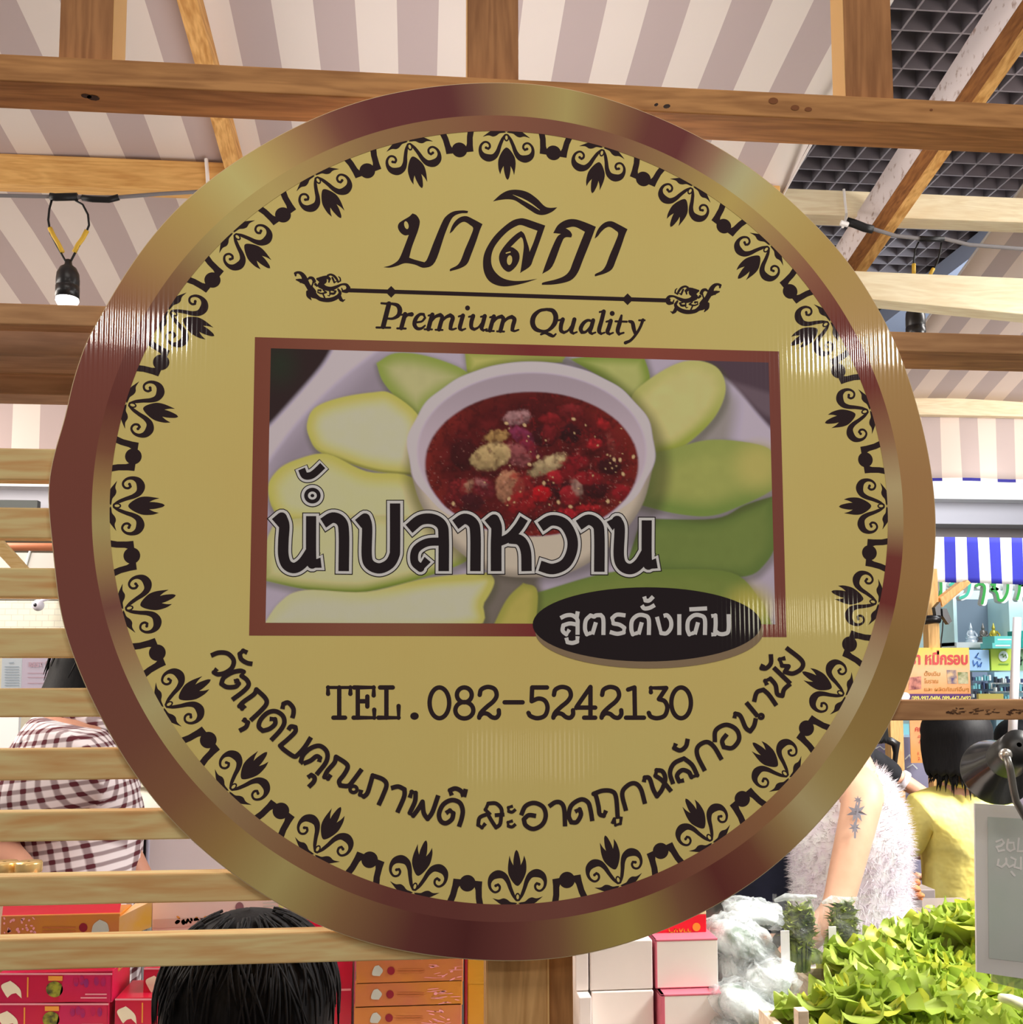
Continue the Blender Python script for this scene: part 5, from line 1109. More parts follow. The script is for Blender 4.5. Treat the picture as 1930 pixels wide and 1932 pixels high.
def lettuce_mesh(seed):
    rg=random.Random(seed); b=MB(); cols=[]
    n=36
    for i in range(n):
        q=i/(n-1); az=i*2.39996+rg.uniform(-.3,.3); L=.060+.060*q**.7+rg.uniform(-.010,.010); Wd_=.075+.075*q; tilt=.08+1.0*q+rg.uniform(-.12,.12); bend=.35+.5*q+rg.uniform(-.2,.3)
        nu,nv=13,35; ph=rg.uniform(0,6.28); fq=rg.uniform(8.5,12.5); tone=rg.random(); ca,sa=math.cos(az),math.sin(az); pts=[]
        spine=[(.004+.006*q,.01,tilt)]
        for k_ in range(24):
            ang=tilt+bend*((k_+1)/24)**2; x_,z_,_a=spine[-1]; spine.append((x_+math.sin(ang)*L/24,z_+math.cos(ang)*L/24,ang))
        for u_ in range(nu):
            u=u_/(nu-1)
            for v_ in range(nv):
                v=2*v_/(nv-1)-1; ue=u*(1-.42*abs(v)**2.2)*(1+.05*math.sin(1.7*fq*v+ph)*u*u); ue=max(0,min(1,ue)); i0=min(23,int(ue*24)); fr=ue*24-i0
                x=spine[i0][0]*(1-fr)+spine[i0+1][0]*fr; z=spine[i0][1]*(1-fr)+spine[i0+1][1]*fr; ang=spine[i0+1][2]
                w=Wd_*(.20+.80*min(1,u/.55)**.8)
                ed=max(abs(v)**3*u, u**5)
                ruf=.012*ed*math.sin(fq*v+ph+3*u)+.0025*ed*math.sin(2.2*fq*v+2*ph-5*u)
                cup=-.020*(v*v)*u*(1-q*.7)
                r=x+math.cos(ang)*(ruf+cup); zz=z-math.sin(ang)*(ruf+cup); yy=v*w*.60*(1-.18*abs(v))+.010*ed*math.cos(fq*v+ph)
                pts.append((r*ca-yy*sa,r*sa+yy*ca,zz))
                e2=min(1,.15+.85*max(u**1.5,abs(v)**2*u))
                base=np.array([lin1(c) for c in (228,234,164)]); tip=np.array([lin1(c) for c in ((172,190,78) if tone<.72 else (214,212,80))])
                c=base*(1-e2)+tip*e2; cols.append([*np.clip(c/.92,0,.93),1])
        b.grid(pts,nu,nv)
    b.c=cols; return b
protos=[]
LH=[(1835,1735,1.92,1.05,'topmost pale lettuce head under the yellow shirt'),(1745,1790,1.88,1.0,'lettuce head at the back of the crates, left of the topmost one'),(1925,1790,1.86,1.05,'lettuce head at the back, partly behind the milky panel'),
 (1662,1815,1.84,1.0,'lettuce head beside the bagged greens'),(1770,1850,1.76,1.10,'lettuce head in the middle of the rear crate'),(1875,1870,1.74,1.10,'lettuce head below the lower edge of the milky panel'),
 (1622,1884,1.62,1.05,'lettuce head at the front left corner, leaning out of the crate'),(1690,1895,1.62,1.10,'front lettuce head second from the left corner of the crate'),(1765,1920,1.60,1.15,'front lettuce head at the middle of the crate edge'),(1865,1940,1.60,1.10,'front lettuce head toward the right of the crate edge'),
 (1650,1955,1.56,1.0,'lettuce head cut by the bottom edge of the view, at the crate corner'),(1740,1965,1.55,1.0,'lettuce head cut by the bottom edge of the view, mid crate'),(1960,1940,1.64,1.05,'lettuce head in the bottom right corner')]
for k,(x,y,Y,s_,lab) in enumerate(LH):
    if k<4:
        o=lettuce_mesh(20+k).build('lettuce_head',LEAF,None,True,recalc=False); protos.append(o)
    else:
        o=protos[k%4].copy(); COL.objects.link(o)
    c=P(x,y,Y); o.location=(c.x,c.y,c.z-.085*s_); o.rotation_euler=(random.uniform(.25,.5),random.uniform(-.25,.25),random.uniform(0,6)); o.scale=(s_*1.22,)*3
    tag(o,lab,'lettuce','lettuce heads in the crates')
b=MB(); b.tube(tp([(1886,1882),(1905,1886),(1925,1895)],1.53),[.006,.008,.010],8); tag(b.build('cut_stem',mat('stem_pale',alb((226,226,190),.9),.5),None,True),'pale cut lettuce stem at the right edge of the crate','stem')
# plastic film
def film(name,op,tint=(.9,.93,.95)):
    m=bpy.data.materials.new(name); m.use_nodes=True; nt=m.node_tree; L=nt.links; p=bsdf(m); p.inputs['Base Color'].default_value=(*tint,1); p.inputs['Roughness'].default_value=.12; p.inputs['Specular IOR Level'].default_value=.8
    t_=nt.nodes.new('ShaderNodeBsdfTransparent'); mx=nt.nodes.new('ShaderNodeMixShader'); tc=nt.nodes.new('ShaderNodeTexCoord'); no=nt.nodes.new('ShaderNodeTexNoise'); no.inputs['Scale'].default_value=26; no.inputs['Detail'].default_value=5; no.inputs['Distortion'].default_value=1.2; L.new(tc.outputs['Object'],no.inputs['Vector'])
    mr=nt.nodes.new('ShaderNodeMapRange'); mr.inputs[1].default_value=.35; mr.inputs[2].default_value=.68; mr.inputs[3].default_value=op*.5; mr.inputs[4].default_value=min(1,op*1.6); L.new(no.outputs['Fac'],mr.inputs[0]); L.new(mr.outputs[0],mx.inputs[0])
    bu=nt.nodes.new('ShaderNodeBump'); bu.inputs['Distance'].default_value=.012; L.new(no.outputs['Fac'],bu.inputs['Height']); L.new(bu.outputs[0],p.inputs['Normal'])
    L.new(t_.outputs[0],mx.inputs[1]); L.new(p.outputs[0],mx.inputs[2]); L.new(mx.outputs[0],nt.nodes['Material Output'].inputs[0]); return m
FILM=film('clear_film',.06); FILMW=film('cloudy_film',.40,(.72,.77,.78))
HERB=noisy('herb_green',alb((150,160,72),.8),alb((70,90,42),.8),40,.5)
def sprig(b,rg,base,h,n,spread):
    for _ in range(n):
        a=rg.uniform(0,6.28); r=rg.uniform(0,spread); x,y=base[0]+r*math.cos(a)*.6,base[1]+r*math.sin(a)*.35; top=(base[0]+r*math.cos(a),base[1]+r*math.sin(a)*.5,base[2]+h*rg.uniform(.55,1)); b.tube([(x,y,base[2]),((x+top[0])/2,(y+top[1])/2,base[2]+h*.45),top],[.0022,.0018,.001],4)
        for _ in range(5):
            t_=rg.uniform(.45,1); c=Vector((x+(top[0]-x)*t_,y+(top[1]-y)*t_,base[2]+(top[2]-base[2])*t_)); d=Vector((rg.uniform(-1,1),rg.uniform(-1,1),rg.uniform(-.2,1))).normalized(); L=rg.uniform(.014,.026); sd=d.cross(Vector((.2,.3,1))).normalized()*L*.34; n_=sd.cross(d)*.25
            b.poly([c,c+d*L*.45+sd+n_,c+d*L]); b.poly([c,c+d*L,c+d*L*.45-sd+n_])
for (xa_,xb_,ya,yb_,Y,l1,l2,sd_) in ((1458,1545,1694,1836,1.86,'upright clear bag of green herbs, left of two','green herb sprigs inside the left clear bag',1),(1548,1622,1698,1810,1.90,'upright clear bag of green herbs beside the lettuce','green herb sprigs inside the bag beside the lettuce',2)):
    a=P(xa_,ya,Y); c=P(xb_,yb_,Y); w=(c.x-a.x)/2; cx_=(a.x+c.x)/2; rg=random.Random(sd_); t=thing('produce_bag',l1,'bag',(cx_,Y,c.z),'clear bags of herbs')
    rows=[]
    for j in range(16):
        v=j/15; z=c.z+(a.z-c.z)*v
        for k in range(28):
            th=2*math.pi*k/28; dp=.040*(1-.75*v**3); cr_=.004*math.sin(th*5+v*9)+.003*math.sin(th*9-v*14)
            rows.append((cx_+(w*(1-.06*v)+cr_)*math.copysign(abs(math.cos(th))**.6,math.cos(th)),Y+(dp+cr_)*math.copysign(abs(math.sin(th))**.8,math.sin(th)),z+.006*math.sin(th*3)*v))
    b=MB(); b.grid(rows,16,28,0,False,True); b.f.append(tuple(range(28))); b.m.append(0); b.build('bag_film',FILM,t,True)
    b=MB(); b.tube([(cx_-w*.95,Y-.004,a.z-.004),(cx_-w*.4,Y,a.z+.001),(cx_+w*.3,Y,a.z-.001),(cx_+w*.95,Y-.004,a.z+.002)],[.003,.007,.006,.003],8); b.build('bag_seam',FILMW,t,True)
    b=MB(); b.box(cx_-w*.93,cx_-w*.55,Y-.030,Y-.028,c.z+.006,c.z+(a.z-c.z)*.62); o=b.build('paper_strip',mat('paper_white',alb((232,228,232),.92),.6),t)
    b=MB(); sprig(b,rg,(cx_+w*.18,Y,c.z+.004),(a.z-c.z)*.88,110,w*.70); tag(b.build('herb_bunch',HERB,recalc=False),l2,'herbs','herb bunches in the bags')
def bundle(x,y,Y,rx,ry,rz,seed,label,rot=0):
    rg=random.Random(seed); c=P(x,y,Y); rows=[]; ph=[rg.uniform(0,6) for _ in range(8)]
    nu,nv=22,34
    for i in range(nu):
        th=math.pi*(i+.01)/(nu-1+.02)
        for k in range(nv):
            a=2*math.pi*k/nv; n=1+.10*math.sin(3*a+ph[0]+2*th)+.07*math.sin(7*a+ph[1]-5*th)+.04*math.sin(13*a+ph[2]+9*th)+.03*math.sin(19*th+5*a)
            rows.append((rx*n*math.sin(th)*math.cos(a),ry*n*math.sin(th)*math.sin(a),rz*n*math.cos(th)))
    t=thing('wrapped_bundle',label,'bundle',c,'plastic wrapped bundles of greens'); t.rotation_euler=(0,rot,0)
    bpy.context.view_layer.update()
    def put(b,nm,m,sm):
        o=b.build(nm,m,None,sm); o.parent=t; return o
    b=MB(); b.grid(rows,nu,nv,0,False,True); put(b,'wrap',FILMW,True)
    b=MB(); b.ball((0,0,0),(rx*.82,ry*.8,rz*.78),14,20); put(b,'greens',noisy('bundle_core',alb((206,212,212),.9),alb((80,106,80),.9),22,.6,.3,(1,1,1),4,0,True,(.34,.5)),True)
    b=MB()
    for k in range(9):
        p0=Vector((rx*.8*rg.choice((-1,1)),0,rg.uniform(-.2,.5)*rz)); b.poly([p0,p0+Vector((rx*.35*rg.uniform(-1,1),-.01,rz*.5)),p0+Vector((rx*.4*rg.uniform(-1,1),.012,-rz*.3))])
    put(b,'loose_film',FILM,False)
bundle(1392,1778,1.92,.068,.09,.044,1,'white plastic wrapped bundle on top of the pile, touching the white boxes',.5)
bundle(1420,1722,2.05,.060,.08,.026,2,'clear wrapped bundle at the back of the pile, under the sign rim',.1)
bundle(1440,1850,1.84,.058,.09,.038,3,'clear wrapped bundle of dark greens left of the crate',-.4)
bundle(1398,1895,1.80,.052,.09,.036,4,'clear wrapped bundle between the boxes and the crate',.3)
bundle(1452,1920,1.79,.055,.08,.036,5,'clear wrapped bundle at the bottom beside the crate',-.2)
bundle(1402,1945,1.79,.060,.09,.034,6,'dark wrapped bundle lowest in the pile',0)
bundle(1380,1840,1.90,.030,.07,.05,7,'pale wrapped bundle deep in the pile',0)
table(.540,.695,1.715,2.14,P(1400,1990,1.78).z,'small produce table under the wrapped bundles',mat('crate_pale',alb((214,204,200),.85),.6))
# ---------------------------------------------------------------- clamp lamp and milky panel in front right
Yl=1.30
t=thing('clamp_lamp','black cone-shaped clamp lamp with a steel bracket at the right edge','lamp',P(1900,1450,Yl))
rim=P(1878,1457,Yl+.045); neck=P(1910,1420,Yl-.03); ax=(neck-rim).normalized(); s_=Yl/FPX
b=MB(); b.lathe([(67*s_,0),(68*s_,.0006),(67*s_,.003),(52*s_,.028),(40*s_,.050),(37*s_,.056)],rim,ax,40); b.lathe([(65.5*s_,.001),(50*s_,.027),(36*s_,.053),(.001,.054)],rim,ax,40); b.build('shade',mat('lamp_black_gloss',(.016,.017,.019),.16,.7),t,True)
b=MB(); b.lathe([(.003,.05),(37*s_,.05),(38*s_,.058),(34*s_,.085),(30*s_,.115),(.003,.115)],rim,ax,28); b.build('lamp_housing',mat('housing_black',(.02,.021,.022),.35,.5),t,True)
b=MB(); n0=tp([(1899,1428),(1906,1452),(1912,1490),(1917,1512),(1930,1535),(1945,1560)],Yl-.075); b.tube(n0,.0045,8); b.build('bracket',mat('bracket_steel',alb((120,118,114),.8),.3,.5,.7),t,True)
b=MB(); b.ball(P(1897,1424,Yl-.07),.008,8,12); b.build('bracket_screw',mat('screw_steel',alb((190,186,180),.8),.25,.5,.8),t,True)
Yq=1.26
t=thing('milky_panel','milky translucent plastic panel with a mirrored cream text, at the right edge','panel',P(1900,1845,Yq))
b=MB(); q=[P(1839,1516,Yq),P(2080,1530,Yq),P(2080,1868,Yq),P(1843,1834,Yq)]; v=Vector((0,.003,0)); b.hexa([q[3],q[2],q[2]+v,q[3]+v,q[0],q[1],q[1]+v,q[0]+v])
def milky(name,col,a):
    m=mat(name,col,.35,.4); nt=m.node_tree; t_=nt.nodes.new('ShaderNodeBsdfTransparent'); mx=nt.nodes.new('ShaderNodeMixShader'); mx.inputs[0].default_value=a; nt.links.new(t_.outputs[0],mx.inputs[1]); nt.links.new(bsdf(m).outputs[0],mx.inputs[2]); nt.links.new(mx.outputs[0],nt.nodes['Material Output'].inputs[0]); return m
b.build('panel_sheet',milky('milky_sheet',alb((206,204,212),.62),.93),t)
b=MB(); f=front(Yq-.0006); b.poly([f(1863,1541),f(2060,1552),f(2060,1830),f(1866,1808)]); o=b.build('panel_paper',noisy('panel_paper',alb((176,182,180),.64),alb((162,176,168),.64),6,.5),t); o['label']='grey green paper inside the panel'
b=MB(); f=front(Yq-.0012)
for s2 in ([(1880,1588),(1890,1584),(1894,1590),(1888,1596),(1880,1598),(1884,1606),(1894,1604)],[(1902,1584),(1900,1600),(1906,1606),(1914,1602),(1912,1590),(1904,1590)],[(1922,1582),(1920,1606),(1930,1606)],[(1884,1622),(1882,1632),(1890,1636),(1898,1628),(1898,1620)],[(1898,1628),(1904,1636),(1912,1632)],[(1908,1618),(1916,1622),(1914,1636),(1922,1638)],[(1926,1618),(1926,1640)],[(1908,1645),(1914,1652)]): ribbon(b,s2,4.2,f)
b.flat().build('panel_lettering',mat('panel_cream',alb((206,200,184),.5),.5),t)
b=MB(); q=[P(1872,1838,Yq+.004),P(2080,1866,Yq+.004),P(2080,1905,Yq+.004),P(1872,1853,Yq+.004)]; b.hexa([q[3],q[2],q[2]+v,q[3]+v,q[0],q[1],q[1]+v,q[0]+v]); b.build('panel_lip',milky('milky_lip',alb((140,152,120),.75),.5),t)
# ================================================================== FAR SHOPS ON THE RIGHT
white_p=mat('shop_white',alb((236,246,246),.95),.5)
Yw_=5.8
b=MB(); b.pxbox(1690,1100,2300,1500,Yw_,.08,0); struct_=b.build('wall_front',mat('shop_wall_cyan',alb((206,238,240),.95),.5)); struct(struct_)
# niche shelf (set into a box in front of the wall)
Yn=5.55
t=thing('niche_cabinet','grey blue wall niche above the green boxes at the far right','cabinet',P(1855,1210,Yn))
a=P(1804,1125,Yn); c=P(1906,1212,Yn); b=MB(); gm=mat('niche_blue_grey',alb((98,112,126),.8),.5)
b.box(a.x,c.x,Yn+.22,Yn+.235,c.z,a.z,0); b.box(a.x-.02,a.x,Yn,Yn+.235,c.z-.02,a.z,1); b.box(c.x,c.x+.1,Yn,Yn+.235,c.z-.02,a.z,1); b.build('niche_back',[gm,MATS['shop_wall_cyan']],t)
b=MB(); b.box(a.x-.02,c.x+.1,Yn-.02,Yn+.235,c.z-.03,c.z,0); b.build('niche_shelf',white_p,t)
def figurine(x,y,m,kind,label):
    t=thing('figurine',label,'figurine',P(x,y,Yn+.06),'figurines in the niche'); c=P(x,y,Yn+.06); c.z=P(0,1212,Yn).z; s_=Yn/FPX
    b=MB(); b.lathe([(11*s_,0),(11*s_,5*s_),(9*s_,8*s_),(.001,8*s_)],c,(0,0,1),14); b.build('base',m,t,True)
    b=MB(); b.ball((c.x,c.y,c.z+11*s_),(11*s_,8*s_,5*s_)); b.ball((c.x,c.y,c.z+19*s_),(6*s_,5*s_,9*s_)); b.ball((c.x,c.y,c.z+30*s_),(3.4*s_,3.4*s_,4*s_))
    for q in (-1,1): b.tube([(c.x+q*5*s_,c.y-.004,c.z+24*s_),(c.x+q*(8 if kind else 10)*s_,c.y-.01,c.z+17*s_),(c.x+q*(3 if kind else 9)*s_,c.y-.02,c.z+13*s_)],2*s_,6)
    b.lathe([(3*s_,32*s_),(1.8*s_,36*s_),(.3*s_,41*s_)],c,(0,0,1),10); b.build('seated_figure',m,t,True)
figurine(1832,1205,mat('figurine_silver',alb((206,214,224),.9),.3,.5,.3),0,'silver seated figurine, left of three in the niche')
figurine(1855,1205,mat('figurine_bronze',alb((120,116,112),.9),.3,.5,.4),1,'dark bronze seated figurine in the middle of the niche')
figurine(1875,1205,mat('figurine_gold',alb((190,176,70),.9),.3,.5,.5),0,'gold seated figurine, right of three in the niche')
# blue and white awning
Ya=4.6
b=MB(); A=[]
for j in range(9):
    v=j/8
    for i in range(70):
        x=1640+430*i/69; p=P(x,1013+(x-1765)*.012,Ya); q=P(x,1098+(x-1765)*.03,Ya)
        A.append((p.x+(.006*math.sin(3*v)+.010*v*v), Ya+.006*math.sin(x*.05)*v, p.z+(q.z-p.z)*v))
b.grid(A,9,70); BW=stripes('awning_blue_white',(250,250,255),(60,62,178),P(1844,1050,4.6).x-P(1801.5,1050,4.6).x,P(1803.5,1050,4.6).x,0,.95)
o=tag(b.build('shop_awning',BW,None,True,recalc=False),'blue and white striped shop awning far away at the right','awning'); sd=o.modifiers.new('t','SOLIDIFY'); sd.thickness=.003
b=MB(); b.box(P(1640,1008,4.66).x,P(2070,1008,4.66).x,4.655,4.70,P(0,1013,4.66).z,P(0,1003,4.66).z); tag(b.build('awning_rail',mat('rail_pinkish',alb((222,190,176),.9),.5)),'pinkish rail along the top of the blue and white awning','rail')
# post, brace, clip lamp
W2=wood('far_pine',(222,178,118),(196,150,92),'Z',.85)
t=thing('shop_post','far pine post with a diagonal brace below the blue awning','post',P(1756,1300,4.5))
b=MB(); p0=P(1748,1095,4.5); p1=P(1769,1095,4.5); b.box(p0.x,p1.x,4.5,4.55,0,P(0,1060,4.5).z); b.build('upright',W2,t)
b=MB(); q=[P(1778,1143,4.5),P(1774,1128,4.5),P(1812,1098,4.5),P(1830,1098,4.5)]; v=Vector((0,.045,0)); b.hexa([q[1],q[0],q[0]+v,q[1]+v,q[2],q[3],q[3]+v,q[2]+v]); b.build('brace',W2,t)
b=MB(); q=[P(1770,1140,4.51),P(1778,1146,4.51),P(1832,1100,4.51),P(1826,1094,4.51)]; v=Vector((0,.04,0)); b.hexa([q[0],q[1],q[1]+v,q[0]+v,q[3],q[2],q[2]+v,q[3]+v]); b.build('brace_end',W2,t)
t=thing('clip_lamp','small black clip lamp on the far pine post','lamp',P(1775,1160,4.45))
b=MB(); b.tube(tp([(1744,1170),(1764,1168),(1772,1168)],4.45),.020,10); b.build('lamp_barrel',MATS['black_plastic'],t,True)
b=MB(); q=[P(1764,1146,4.44),P(1774,1135,4.44),P(1778,1162,4.44),P(1768,1170,4.44)]; v=Vector((0,.03,0)); b.hexa([q[3],q[2],q[2]+v,q[3]+v,q[0],q[1],q[1]+v,q[0]+v]); b.build('clip_jaw',MATS['black_plastic'],t)
b=MB(); q=[P(1778,1148,4.43),P(1786,1148,4.43),P(1796,1172,4.43),P(1790,1178,4.43),P(1779,1162,4.43)]; 
b.poly(q); b.poly([p+Vector((0,.03,0)) for p in q][::-1])
for k in range(5): b.poly([q[k],q[(k+1)%5],q[(k+1)%5]+Vector((0,.03,0)),q[k]+Vector((0,.03,0))])
b.build('clip_lever',MATS['black_plastic'],t)
b=MB(); b.tube(tp([(1779,1172),(1778,1190),(1776,1205),(1775,1222)],4.44),.003,6); b.build('lamp_wire',MATS['black_plastic'],t)
# raised green letters
GR=mat('letter_green',alb((46,140,60),.9),.4); GR2=mat('letter_teal',alb((60,168,140),.9),.4); LW=mat('letter_white',alb((232,236,232),.95),.4)
t=thing('raised_lettering','green raised shop letters with white edges under the blue awning','lettering',P(1850,1130,5.2))
GL=[([(1775,1092),(1775,1120),(1769,1128),(1764,1120)],0),([(1793,1103),(1798,1100),(1800,1108)],1),([(1812,1128),(1824,1122),(1829,1108),(1830,1095)],1),([(1842,1105),(1850,1100),(1857,1106),(1857,1118),(1853,1138)],0),([(1871,1103),(1877,1101),(1876,1110),(1870,1112)],0),([(1872,1112),(1880,1118),(1884,1132),(1892,1132),(1900,1118),(1902,1098)],0),([(1924,1100),(1923,1115),(1919,1130)],0),([(1924,1102),(1932,1100),(1938,1110),(1938,1132)],0)]
for s_,m in GL:
    b=MB(); ribbon(b,s_,11,front(5.215)); b.flat(); o=b.build('letter_body',LW,t); sd=o.modifiers.new('t','SOLIDIFY'); sd.thickness=.035; sd.offset=0; b=MB(); ribbon(b,s_,5.5,front(5.19)); b.flat().build('letter_face',GR2 if m else GR,t,recalc=False)
b=MB(); b.box(P(1690,1095,5.26).x,P(2060,1095,5.26).x,5.26,5.3,P(0,1103,5.26).z,P(0,1088,5.26).z); b.build('letter_rail',LW,t)
# yellow sign board
Ys=4.488
t=thing('menu_board','yellow and orange menu board with red lettering and phone numbers, at the right','sign',P(1760,1318,Ys))
b=MB(); b.pxbox(1640,1222,1832,1322,Ys,.01,0); f=front(Ys-.001); b.poly([f(1640,1309),f(1832,1309),f(1832,1322),f(1640,1322)],1)
def board_mat():
    m=mat('board_yellow',alb((244,186,90),.9),.4); L=m.node_tree.links; g=N(m,'ShaderNodeNewGeometry'); sp=N(m,'ShaderNodeSeparateXYZ'); L.new(g.outputs['Position'],sp.inputs[0]); no=N(m,'ShaderNodeTexNoise'); no.inputs['Scale'].default_value=14; L.new(g.outputs['Position'],no.inputs['Vector'])
    mr=N(m,'ShaderNodeMapRange'); mr.inputs[1].default_value=P(0,1322,Ys).z; mr.inputs[2].default_value=P(0,1222,Ys).z; L.new(sp.outputs[2],mr.inputs[0]); ad=N(m,'ShaderNodeMath',operation='MULTIPLY_ADD'); ad.inputs[1].default_value=.35; ad.inputs[2].default_value=-.17; L.new(no.outputs['Fac'],ad.inputs[0]); s2=N(m,'ShaderNodeMath',operation='ADD'); L.new(mr.outputs[0],s2.inputs[0]); L.new(ad.outputs[0],s2.inputs[1])
    ra=N(m,'ShaderNodeValToRGB'); e=ra.color_ramp.elements; e[0].color=(*alb((238,150,84),.9),1); e[1].color=(*alb((250,206,84),.9),1); x=e.new(.55); x.color=(*alb((244,188,140),.9),1); L.new(s2.outputs[0],ra.inputs[0]); L.new(ra.outputs[0],bsdf(m).inputs['Base Color']); return m
b.build('board',[board_mat(),mat('board_purple',alb((88,46,110),.9),.4)],t)
def textmesh(body,size,px,py,Y,name,m,parent,bold=0,wid=None,mirror=False):
    c=bpy.data.curves.new(name,'FONT'); c.body=body; c.size=1; c.offset=bold; o=bpy.data.objects.new(name,c); COL.objects.link(o)
    dg=bpy.context.evaluated_depsgraph_get(); me=bpy.data.meshes.new_from_object(o.evaluated_get(dg)); bpy.data.objects.remove(o); bpy.data.curves.remove(c)
    xs=[v.co.x for v in me.vertices]; w=max(xs)-min(xs); x0=min(xs); sc=(wid/w) if wid else size
    for v in me.vertices: 
        p=P(px+(v.co.x-x0)*sc,py-v.co.y*(size if not wid else size),Y); v.co=p
    me.materials.append(m); o=bpy.data.objects.new(name,me); COL.objects.link(o); o.parent=parent; o.matrix_parent_inverse=parent.matrix_basis.inverted(); return o
REDL=mat('letter_red',alb((206,62,64),.9),.4)
textmesh('ตรา หมี่กรอบ',30,1702,1253,Ys-.002,'board_title',REDL,t,.035,124)
BRN=mat('letter_brown',alb((176,120,40),.9),.5)
textmesh('ดั้งเดิม',11,1744,1275,Ys-.002,'board_line',BRN,t,.01,30); textmesh('โบราณ',11,1744,1289,Ys-.002,'board_line',BRN,t,.01,26); textmesh('และ ผลิตภัณฑ์อื่นๆ',10,1744,1304,Ys-.002,'board_line',BRN,t,.01,84)
textmesh('089-997-0486 089-447-0492',11,1720,1321,Ys-.003,'board_phone',mat('letter_pale_yellow',alb((246,222,110),.9),.4),t,.02,112)
for q_,(c1,c2) in (([(1786,1264),(1804,1264),(1806,1290),(1788,1290)],((226,190,140),(90,80,120))),([(1807,1268),(1826,1268),(1827,1290),(1808,1290)],((214,206,170),(120,130,80))),([(1716,1278),(1738,1276),(1738,1300),(1714,1302)],((226,150,130),(110,50,60)))):
    b=MB(); b.poly([f(*p) for p in q_]); b.build('board_picture',noisy('board_photo_%d'%q_[0][0],alb(c1,.9),alb(c2,.9),30,.5),t,recalc=False)
b=MB(); disc(b,(1708,1314),9,8,front(Ys-.002),16); b.build('board_roundel',white_p,t,recalc=False)
# light boxes, teal stack, shelves
t=thing('light_box','pale blue light box with a blue squiggle, right of the menu board','sign',P(1850,1262,5.4)); b=MB(); b.pxbox(1820,1226,1867,1265,5.4,.08,0); b.build('light_box_panel',mat('panel_pale_blue',alb((170,206,240),.95),.4),t)
b=MB(); f=front(5.395)
for s_ in ([(1836,1246),(1838,1256),(1844,1248),(1846,1258),(1852,1250),(1850,1258)],[(1840,1240),(1846,1232),(1842,1240),(1850,1244)]): ribbon(b,s_,1.8,f)
b.build('light_box_mark',mat('mark_blue',alb((80,120,190),.9),.4),t)
t=thing('light_box','yellow green light box with a white round emblem, far right','sign',P(1890,1262,5.4)); b=MB(); b.pxbox(1869,1224,1913,1265,5.4,.08,0); b.build('light_box_panel',mat('panel_lime',alb((196,216,90),.95),.4),t)
b=MB(); f=front(5.395); disc(b,(1893,1238),9,10,f,20,0); ribbon(b,[(1884,1253),(1903,1253)],2,f,1,caps='flat'); f=front(5.39); ribbon(b,[(1888,1236),(1892,1234),(1893,1240),(1897,1235),(1899,1241)],1.6,f,1); b.build('light_box_emblem',[white_p,mat('mark_green',alb((120,160,80),.9),.4)],t,recalc=False)
t=thing('light_box','dull green light box at the right border','sign',P(1940,1262,5.4)); b=MB(); b.pxbox(1922,1224,1990,1265,5.4,.08,0); b.build('light_box_panel',mat('panel_green',alb((130,166,128),.95),.4),t)
b=MB(); f=front(5.395); ribbon(b,[(1926,1240),(1926,1254)],3,f); ribbon(b,[(1926,1247),(1936,1240)],3,f); b.build('light_box_mark',mat('mark_dark_green',alb((50,80,60),.9),.4),t)
TE=mat('box_teal',alb((110,206,200),.95),.4)
for (x0_,x1_,y0_,y1_,Y,l) in ((1876,1916,1200,1213,5.35,'upper teal box under the niche'),(1872,1914,1213,1223,5.33,'lower teal box under the niche'),(1924,1990,1190,1222,5.36,'dark teal box at the right border')):
    b=MB(); b.pxbox(x0_,y0_,x1_,y1_,Y,.12,0); f=front(Y-.001); ribbon(b,[(x0_+6,(y0_+y1_)/2),(x1_-8,(y0_+y1_)/2)],2.6,f,1,caps='flat'); tag(b.build('teal_box',[TE if 'dark' not in l else mat('box_dark_teal',alb((40,150,140),.95),.4),white_p]),l,'box','teal boxes under the niche')
t=thing('display_case','glass display case of small goods far right, above the rail','cabinet',P(1880,1320,5.3))
b=MB(); b.pxbox(1834,1268,1872,1500,5.34,.1,0); b.pxbox(1876,1268,2050,1500,5.34,.1,1); b.build('case_back',[mat('case_grey',alb((120,136,160),.9),.4),mat('case_blue',alb((176,214,228),.95),.4)],t)
b=MB(); 
for y in (1288,1304,1322): b.pxbox(1876,y,2050,y+2,5.28,.06)
b.build('case_shelf',white_p,t)
def wares(rows,Y,seed,label,mats,n):
    rg=random.Random(seed); b=MB()
    for (xa_,xb_,y) in rows:
        x=xa_
        while x<xb_: 
            w=rg.uniform(2.5,5); h=rg.uniform(6,13); b.pxbox(x,y-h,x+w,y,Y,.02,rg.randrange(len(mats))); x+=w+rg.uniform(.5,3)
    tag(b.build('shelf_wares',mats),label,'wares',None,'stuff')
mw=[mat('ware_dark',alb((60,66,80),.9),.5),mat('ware_white',alb((230,240,246),.95),.4),mat('ware_cyan',alb((130,196,206),.95),.4),mat('ware_navy',alb((70,84,120),.9),.5)]
wares([(1836,1870,1284),(1836,1870,1300),(1836,1870,1316)],5.3,4,'small dark goods crowded in the grey case right of the menu board',mw,0)
wares([(1878,1930,1288),(1878,1930,1304),(1878,1930,1322)],5.25,5,'small white and cyan goods crowded on the case shelves',mw,0)
b=MB(); b.pxbox(1846,1309,1894,1330,5.2,.02); tag(b.build('price_card',mat('card_ochre',alb((206,190,100),.95),.5)),'ochre price card in front of the display case','card')
